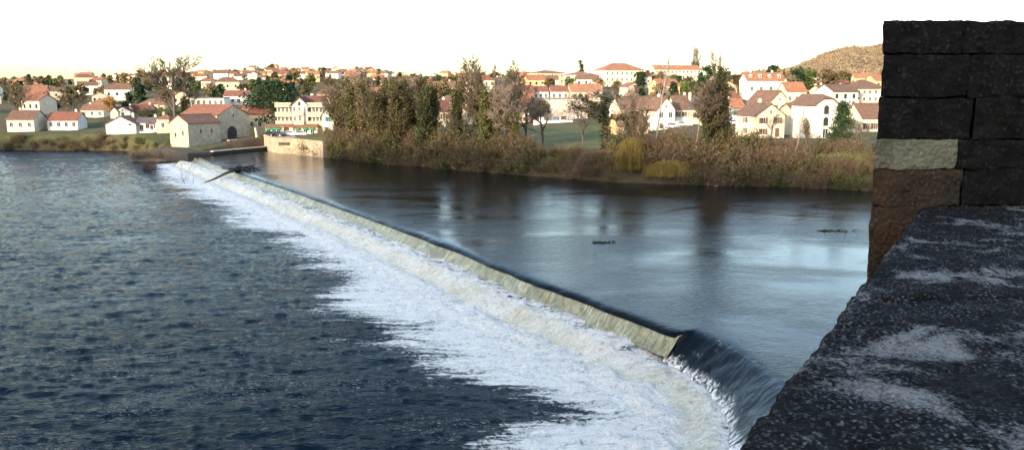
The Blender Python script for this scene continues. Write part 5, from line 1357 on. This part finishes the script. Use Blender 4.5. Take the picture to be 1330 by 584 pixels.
# islet with dead scrub, saplings and driftwood at the far end of the weir
def make_islet():
    cx, cy = gp(212, 208, ZL); n, mrr = 40, 10; V = [(0, 0, 1.0)]; F = []
    for j in range(1, mrr + 1):
        for i in range(n):
            a = 2 * math.pi * i / n; f = j / mrr; wob = 1 + 0.22 * math.sin(3 * a + 1) + 0.12 * math.sin(7 * a)
            V.append((9.5 * f * wob * math.cos(a), 5.5 * f * wob * math.sin(a), 1.0 * (1 - f ** 2) - 0.7 * f ** 3 + rb.uniform(-.08, .08)))
    faces = [(0, 1 + i, 1 + (i + 1) % n) for i in range(n)]
    for j in range(mrr - 1):
        for i in range(n): a = 1 + j * n; faces.append((a + i, a + n + i, a + n + (i + 1) % n, a + (i + 1) % n))
    o = MB().add(V, faces).build('islet', plain('islet_soil', (0.16, 0.11, 0.06), 0.95, 0.5, 0.8), smooth=True, loc=(cx, cy, ZL - 0.1)); tag(o, kind='structure')
    STRAW = [bush(1160 + q, 2.2, leaf_mat('straw_leaves', (0.12, 0.085, 0.045), (0.32, 0.24, 0.13), 0.6), stems=50, leaves=500, twig=TWIG_PALE) for q in range(2)]
    for i in range(34):
        x = cx + rb.uniform(-7.5, 8); y = cy + rb.uniform(-2.5, 4); place(STRAW[i % 2], 'islet_bush', 'straw brown bush on the islet below the small mill', 'bush', x, y, ZL + 0.6, rb.uniform(0.6, 1.05), rb.uniform(0, 6), 'bushes on the islet')
    for i, (px, py, s, lab) in enumerate(((193, 220, 0.16, 'reddish twiggy stump standing in the water left of the islet tip'), (198, 222, 0.12, 'smaller reddish stump beside the twiggy one'))):
        x, y = gp(px, py, ZL); place(B_RED[i], 'water_stump', lab, 'stump', x, y, ZL - 0.1, s * 7, i, None)
    x, y = gp(237, 238, ZL); place(bush(1170, 4.2, BRUSH, stems=7, leaves=14), 'drowned_sapling', 'thin bare sapling standing in the water beside the foam', 'sapling', x, y, ZL - 0.3, 1.0, 0.5)
make_islet()
def make_driftwood():
    x, y = gp(309, 221, 0)
    d = thing('driftwood', 'dark tangle of driftwood with a long pale log caught on the weir crest', 'driftwood', (x, y, 0))
    a = Vector((gp(265, 236, -1.6)[0] - x, gp(265, 236, -1.6)[1] - y, -1.8)); b = Vector((0.5, 1.0, 0.35))
    MB().tube([b, a * 0.35 + Vector((0, 0, .3)), a * 0.7, a], [0.34, 0.28, 0.2, 0.1], 7).build('log', BARK, d, smooth=True)
    MB().tube([Vector((0, 0, .2)), a * 0.3 + Vector((-.5, 2.0, .6)), a * 0.42 + Vector((-1.4, 4.5, .5))], [0.14, 0.1, 0.05], 5).build('branch', BARK, d)
    rg = np.random.default_rng(3); segs = []
    for k in range(70):
        p = rg.normal(size=3) * np.array([1.4, 1.4, 0.25]) + np.array([0.8, 0.3, 0.35]); q = p + rg.normal(size=3) * np.array([1.6, 1.6, 0.5]); segs.append([*p, *q, 0.1, 0.04])
    obj('tangle', seg_mesh('tangle', segs, 5, plain('wet_wood', (0.03, 0.024, 0.018), 0.8)), None, d)
    for px, py, lab, s in ((782, 315, 'small dark clump of floating weed in the middle of the upper pool', 0.5), (1080, 300, 'dark flat branch floating in the upper pool near the pillar', 0.9)):
        x, y = gp(px, py, 0); f = thing('floating_branch', lab, 'branch', (x, y, 0)); sg = []
        for k in range(34):
            p = rg.normal(size=3) * np.array([1.2, 0.35, 0.05]) * s; q = p + rg.normal(size=3) * np.array([0.9, 0.3, 0.16]) * s; sg.append([*p, *q, 0.07, 0.02])
        obj('twigs', seg_mesh('twigs', sg, 4, MATS['wet_wood']), None, f); obj('leaves', leaf_mesh('leaves', rg.normal(size=(60, 3)) * np.array([1.0, 0.35, 0.1]) * s, 0.2, IVY, rg), None, f)
make_driftwood()

# ------------------------------------------------------------------ far hillside: houses and trees, small in the picture
FAR_W = ['cream', 'white', 'pink', 'beige', 'ochre', 'cream']; FAR_R = ['red', 'brown', 'rust', 'brown', 'orange', 'rust']
FARV = []
for i in range(6):
    w_, d_, h_ = (9, 12, 8, 14, 10, 11)[i], (8, 8, 7, 9, 9, 8)[i], (5.5, 6, 5, 6.5, 7, 5.2)[i]; st = ('side', 'side', 'front', 'hip', 'side', 'hip')[i]; hr = h_ + d_ * 0.26
    wb = gable_wall(w_, d_, h_, hr, 'x' if st == 'side' else 'y') if st in ('side', 'front') else MB().box(-w_ / 2, w_ / 2, -d_ / 2, d_ / 2, -4, h_)
    wm = wb.mesh('wall'); wm.materials.append(wall_mat('wall_' + FAR_W[i], WC[FAR_W[i]]))
    rm = roof_mesh(st, w_, d_, h_, hr, 0.4, 0.25); rm.box(w_ * 0.2, w_ * 0.2 + 0.8, 0, 0.8, h_, hr + 1.1); rm = rm.mesh('roof'); rm.materials.append(roof_mat('roof_' + FAR_R[i], RC[FAR_R[i]]))
    wn_ = MB().box(-0.55, 0.55, -0.08, 0.05, -0.75, 0.75).mesh('window'); wn_.materials.append(GLASS)
    FARV.append((wm, rm, wn_, w_, d_, h_, FAR_W[i], FAR_R[i]))
FARL = [(-30, 'far left edge'), (20, 'far left cream house'), (80, 'far left white house'), (137, 'white shed'), (160, 'twin gables'), (190, 'dark red long roof'), (228, 'big bare tree'), (262, 'white ribbon window house'), (285, 'big mill gable'), (306, 'bright white red roofed house'),
        (335, 'left half of the cedar'), (362, 'cedar top'), (388, 'right half of the cedar'), (405, 'hotel roof'), (430, 'chalet'), (450, 'tall cream house'), (468, 'tallest bare tree'), (500, 'second ivy column'), (521, 'broad dark ivy tree'), (545, 'brownish ivy tree'), (575, 'dark red roof'), (620, 'tall cream skyline building'), (680, 'brown gabled house')]
rf_ = random.Random(23); used = []
def far_house(px, Yk, i, yaw):
    Y = Yk * K; x = (px - 665) / F_PX * Y
    for (ux, uy) in used:
        if (ux - x) ** 2 + (uy - Y) ** 2 < 15 ** 2: return
    used.append((x, Y))
    wm, rm, wn_, w_, d_, h_, wc, rc = FARV[i]
    lm = min(FARL, key=lambda q: abs(q[0] - px))[1]
    hgt = 'crest' if Yk > 820 else ('upper slope' if Yk > 620 else ('middle slope' if Yk > 450 else 'lower slope'))
    s = rf_.uniform(0.85, 1.2)
    o = thing('hillside_house', '%s house with %s roof, far hill %s, above the %s' % (wc, rc, hgt, lm), 'house', (x, Y, gh(x, Y) - 0.3), math.radians(yaw), 'houses on the far hillside'); o.scale = (s, s, s)
    obj('wall', wm, None, o); obj('roof', rm, None, o)
    if Yk < 620:
        for k in range(3): obj('window', wn_, None, o, (-w_ / 2 + w_ * (k + 0.5) / 3, -d_ / 2, h_ * 0.6))
for Yk in np.concatenate([np.linspace(300, 560, 8), np.linspace(600, 1000, 12)]):
    n = 5 if Yk < 600 else 18
    for k in range(n):
        px = rf_.uniform(-60, 470) if Yk < 600 else (rf_.uniform(215, 520) if rf_.random() < 0.8 else rf_.uniform(-60, 600))
        if Yk < 330 and 240 < px < 330: continue
        far_house(px, Yk + rf_.uniform(-14, 14), rf_.randrange(6), rf_.uniform(-25, 30))
NEARL = [(500, 'second ivy column'), (530, 'olive ivy tree'), (575, 'dark red roof'), (620, 'tall cream skyline building'), (655, 'twin bare trees'), (685, 'brown gabled house'), (725, 'blank warehouse'), (760, 'square cream block'), (805, 'big orange roofed building'), (835, 'long brown roof'), (870, 'white cube house'), (915, 'hilltop cypress'), (960, 'blue grey house'), (995, 'long white house'), (1032, 'dark cypress'), (1070, 'church tower'), (1120, 'wide cream villa'), (1160, 'stone pillar')]
def town_house(px, Yk, i, yaw):
    Y = Yk * K; x = (px - 665) / F_PX * Y
    for (ux, uy) in used:
        if (ux - x) ** 2 + (uy - Y) ** 2 < 15 ** 2: return
    for (hx, hy, hz, r) in HB:
        if (hx - x) ** 2 + (hy - Y) ** 2 < (r + 11) ** 2: return
    if 670 < px < 800 and Yk < 300: return
    used.append((x, Y)); wm, rm, wn_, w_, d_, h_, wc, rc = FARV[i]; lm = min(NEARL, key=lambda q: abs(q[0] - px))[1]
    o = thing('town_house', '%s town house with %s roof %s behind the %s' % (wc, rc, 'close' if Yk < 300 else ('farther' if Yk < 400 else 'far'), lm), 'house', (x, Y, gh(x, Y) - 0.3), math.radians(yaw), 'houses filling the town')
    obj('wall', wm, None, o); obj('roof', rm, None, o)
    for k in range(3):
        for z in ((0.28, 0.72) if h_ > 5.3 else (0.55,)): obj('window', wn_, None, o, (-w_ / 2 + w_ * (k + 0.5) / 3, -d_ / 2, h_ * z))
for k in range(55):
    px = rf_.uniform(480, 1160)
    if 830 < px < 960 and rf_.random() < 0.6: continue
    town_house(px, rf_.uniform(225, 430), rf_.randrange(6), rf_.uniform(-22, 26))
# church tower far right
c = at(1078, 112, 420 * K); ch = thing('church_tower', 'pale church tower with small pointed cap below the wooded hill', 'church tower', (c[0], c[1], c[2] - 3), 0.3)
MB().box(-2.4, 2.4, -2.4, 2.4, -6, 9.5).build('shaft', wall_mat('wall_beige', WC['beige']), ch); MB().add([(-2.7, -2.7, 9.5), (2.7, -2.7, 9.5), (2.7, 2.7, 9.5), (-2.7, 2.7, 9.5), (0, 0, 13)], [(0, 1, 4), (1, 2, 4), (2, 3, 4), (3, 0, 4), (0, 3, 2, 1)]).build('cap', roof_mat('roof_rust', RC['rust']), ch)
for x in (-0.9, 0.9): MB().box(x - 0.4, x + 0.4, -2.46, -2.3, 6, 8.2).build('belfry_opening', DOOR_D, ch)

FT = [crown_tree(1500 + i, 8, ('round', 'round', 'cone', 'column', 'round')[i], (IVY_BROWN, GREEN, EVERG, EVERG, BRUSH)[i], 420, 0.95, 26) for i in range(5)]
FTN = ['olive rounded', 'green rounded', 'dark conical', 'dark columnar', 'brown rounded']
def far_tree(px, Yk, LM, where):
    if (px > 940 and Yk < 262) or (680 < px < 790 and Yk < 285): return
    Y = Yk * K; x = (px - 665) / F_PX * Y
    for (ux, uy) in used:
        if (ux - x) ** 2 + (uy - Y) ** 2 < 8 ** 2: return
    for (hx, hy, hz, r) in HB:
        if (hx - x) ** 2 + (hy - Y) ** 2 < (r + 6) ** 2: return
    used.append((x, Y)); i = rf_.choice((0, 0, 1, 2, 3, 4, 4)); lm = min(LM, key=lambda q: abs(q[0] - px))[1]
    hgt = where if where else ('crest' if Yk > 820 else ('upper slope' if Yk > 620 else ('middle slope' if Yk > 450 else 'lower slope'))) 
    place(FT[i], 'hill_tree', 'small %s tree, %s %s, %s the %s' % (FTN[i], 'far hill' if not where else 'on the', hgt, 'above' if not where else 'behind', lm), 'tree', x, Y, s=rf_.uniform(0.7, 1.35) * (1.0 if i != 3 else 1.2), rz=rf_.uniform(0, 6), group='trees among the houses')
for k in range(230): far_tree(rf_.uniform(-70, 500), rf_.uniform(290, 1010), FARL, None)
for k in range(36): far_tree(rf_.uniform(130, 560), rf_.uniform(960, 1030), FARL, None)
for k in range(120): far_tree(rf_.uniform(470, 1160), rf_.uniform(215, 440), NEARL, 'town terrace')

# the wooded hill on the right: a far wood that reads as one mass
def make_wood():
    rng = np.random.default_rng(77); n = 26000
    px = rng.uniform(960, 1500, n); Y = rng.uniform(850, 2150, n) * K; x = (px - 665) / F_PX * Y; z = ground_h(x, Y)
    c = []
    for q in range(7):
        r = rng.normal(size=(n, 3)) * np.array([2.6, 2.6, 1.6]); c.append(np.stack([x, Y, z + 3.0], 1) + r)
    me = leaf_mesh('distant_wood', np.concatenate(c), 1.9, leaf_mat('wood_far', (0.17, 0.125, 0.08), (0.25, 0.185, 0.115), 0.006, 0.4), rng)
    o = obj('distant_wood', me); tag(o, 'brown winter wood covering the hill at the right', 'wood', kind='stuff')
make_wood()

# a bird high over the river
c = at(1060, 17, 120 * K); b = thing('bird', 'small dark bird flying high in the white sky', 'bird', c, 0.5)
BF = plain('bird_feather', (0.08, 0.08, 0.085), 0.8)
MB().tube([(-.32, 0, 0), (-.2, 0, .01), (0, 0, .02), (.2, 0, .03), (.3, 0, .04), (.36, 0, .03)], [.015, .05, .08, .06, .045, .01], 8).build('body', BF, b, smooth=True)
for sg in (-1, 1):
    MB().add([(.1, sg * .05, .04), (.14, sg * .35, .16), (.0, sg * .75, .10), (-.06, sg * .4, .14), (-.12, sg * .05, .03), (.1, sg * .05, .02), (.14, sg * .35, .145), (.0, sg * .75, .09), (-.06, sg * .4, .125), (-.12, sg * .05, .01)],
             [(0, 1, 3, 4), (1, 2, 3), (5, 9, 8, 6), (6, 8, 7), (0, 5, 6, 1), (1, 6, 7, 2), (2, 7, 8, 3), (3, 8, 9, 4)]).build('wing', BF, b)
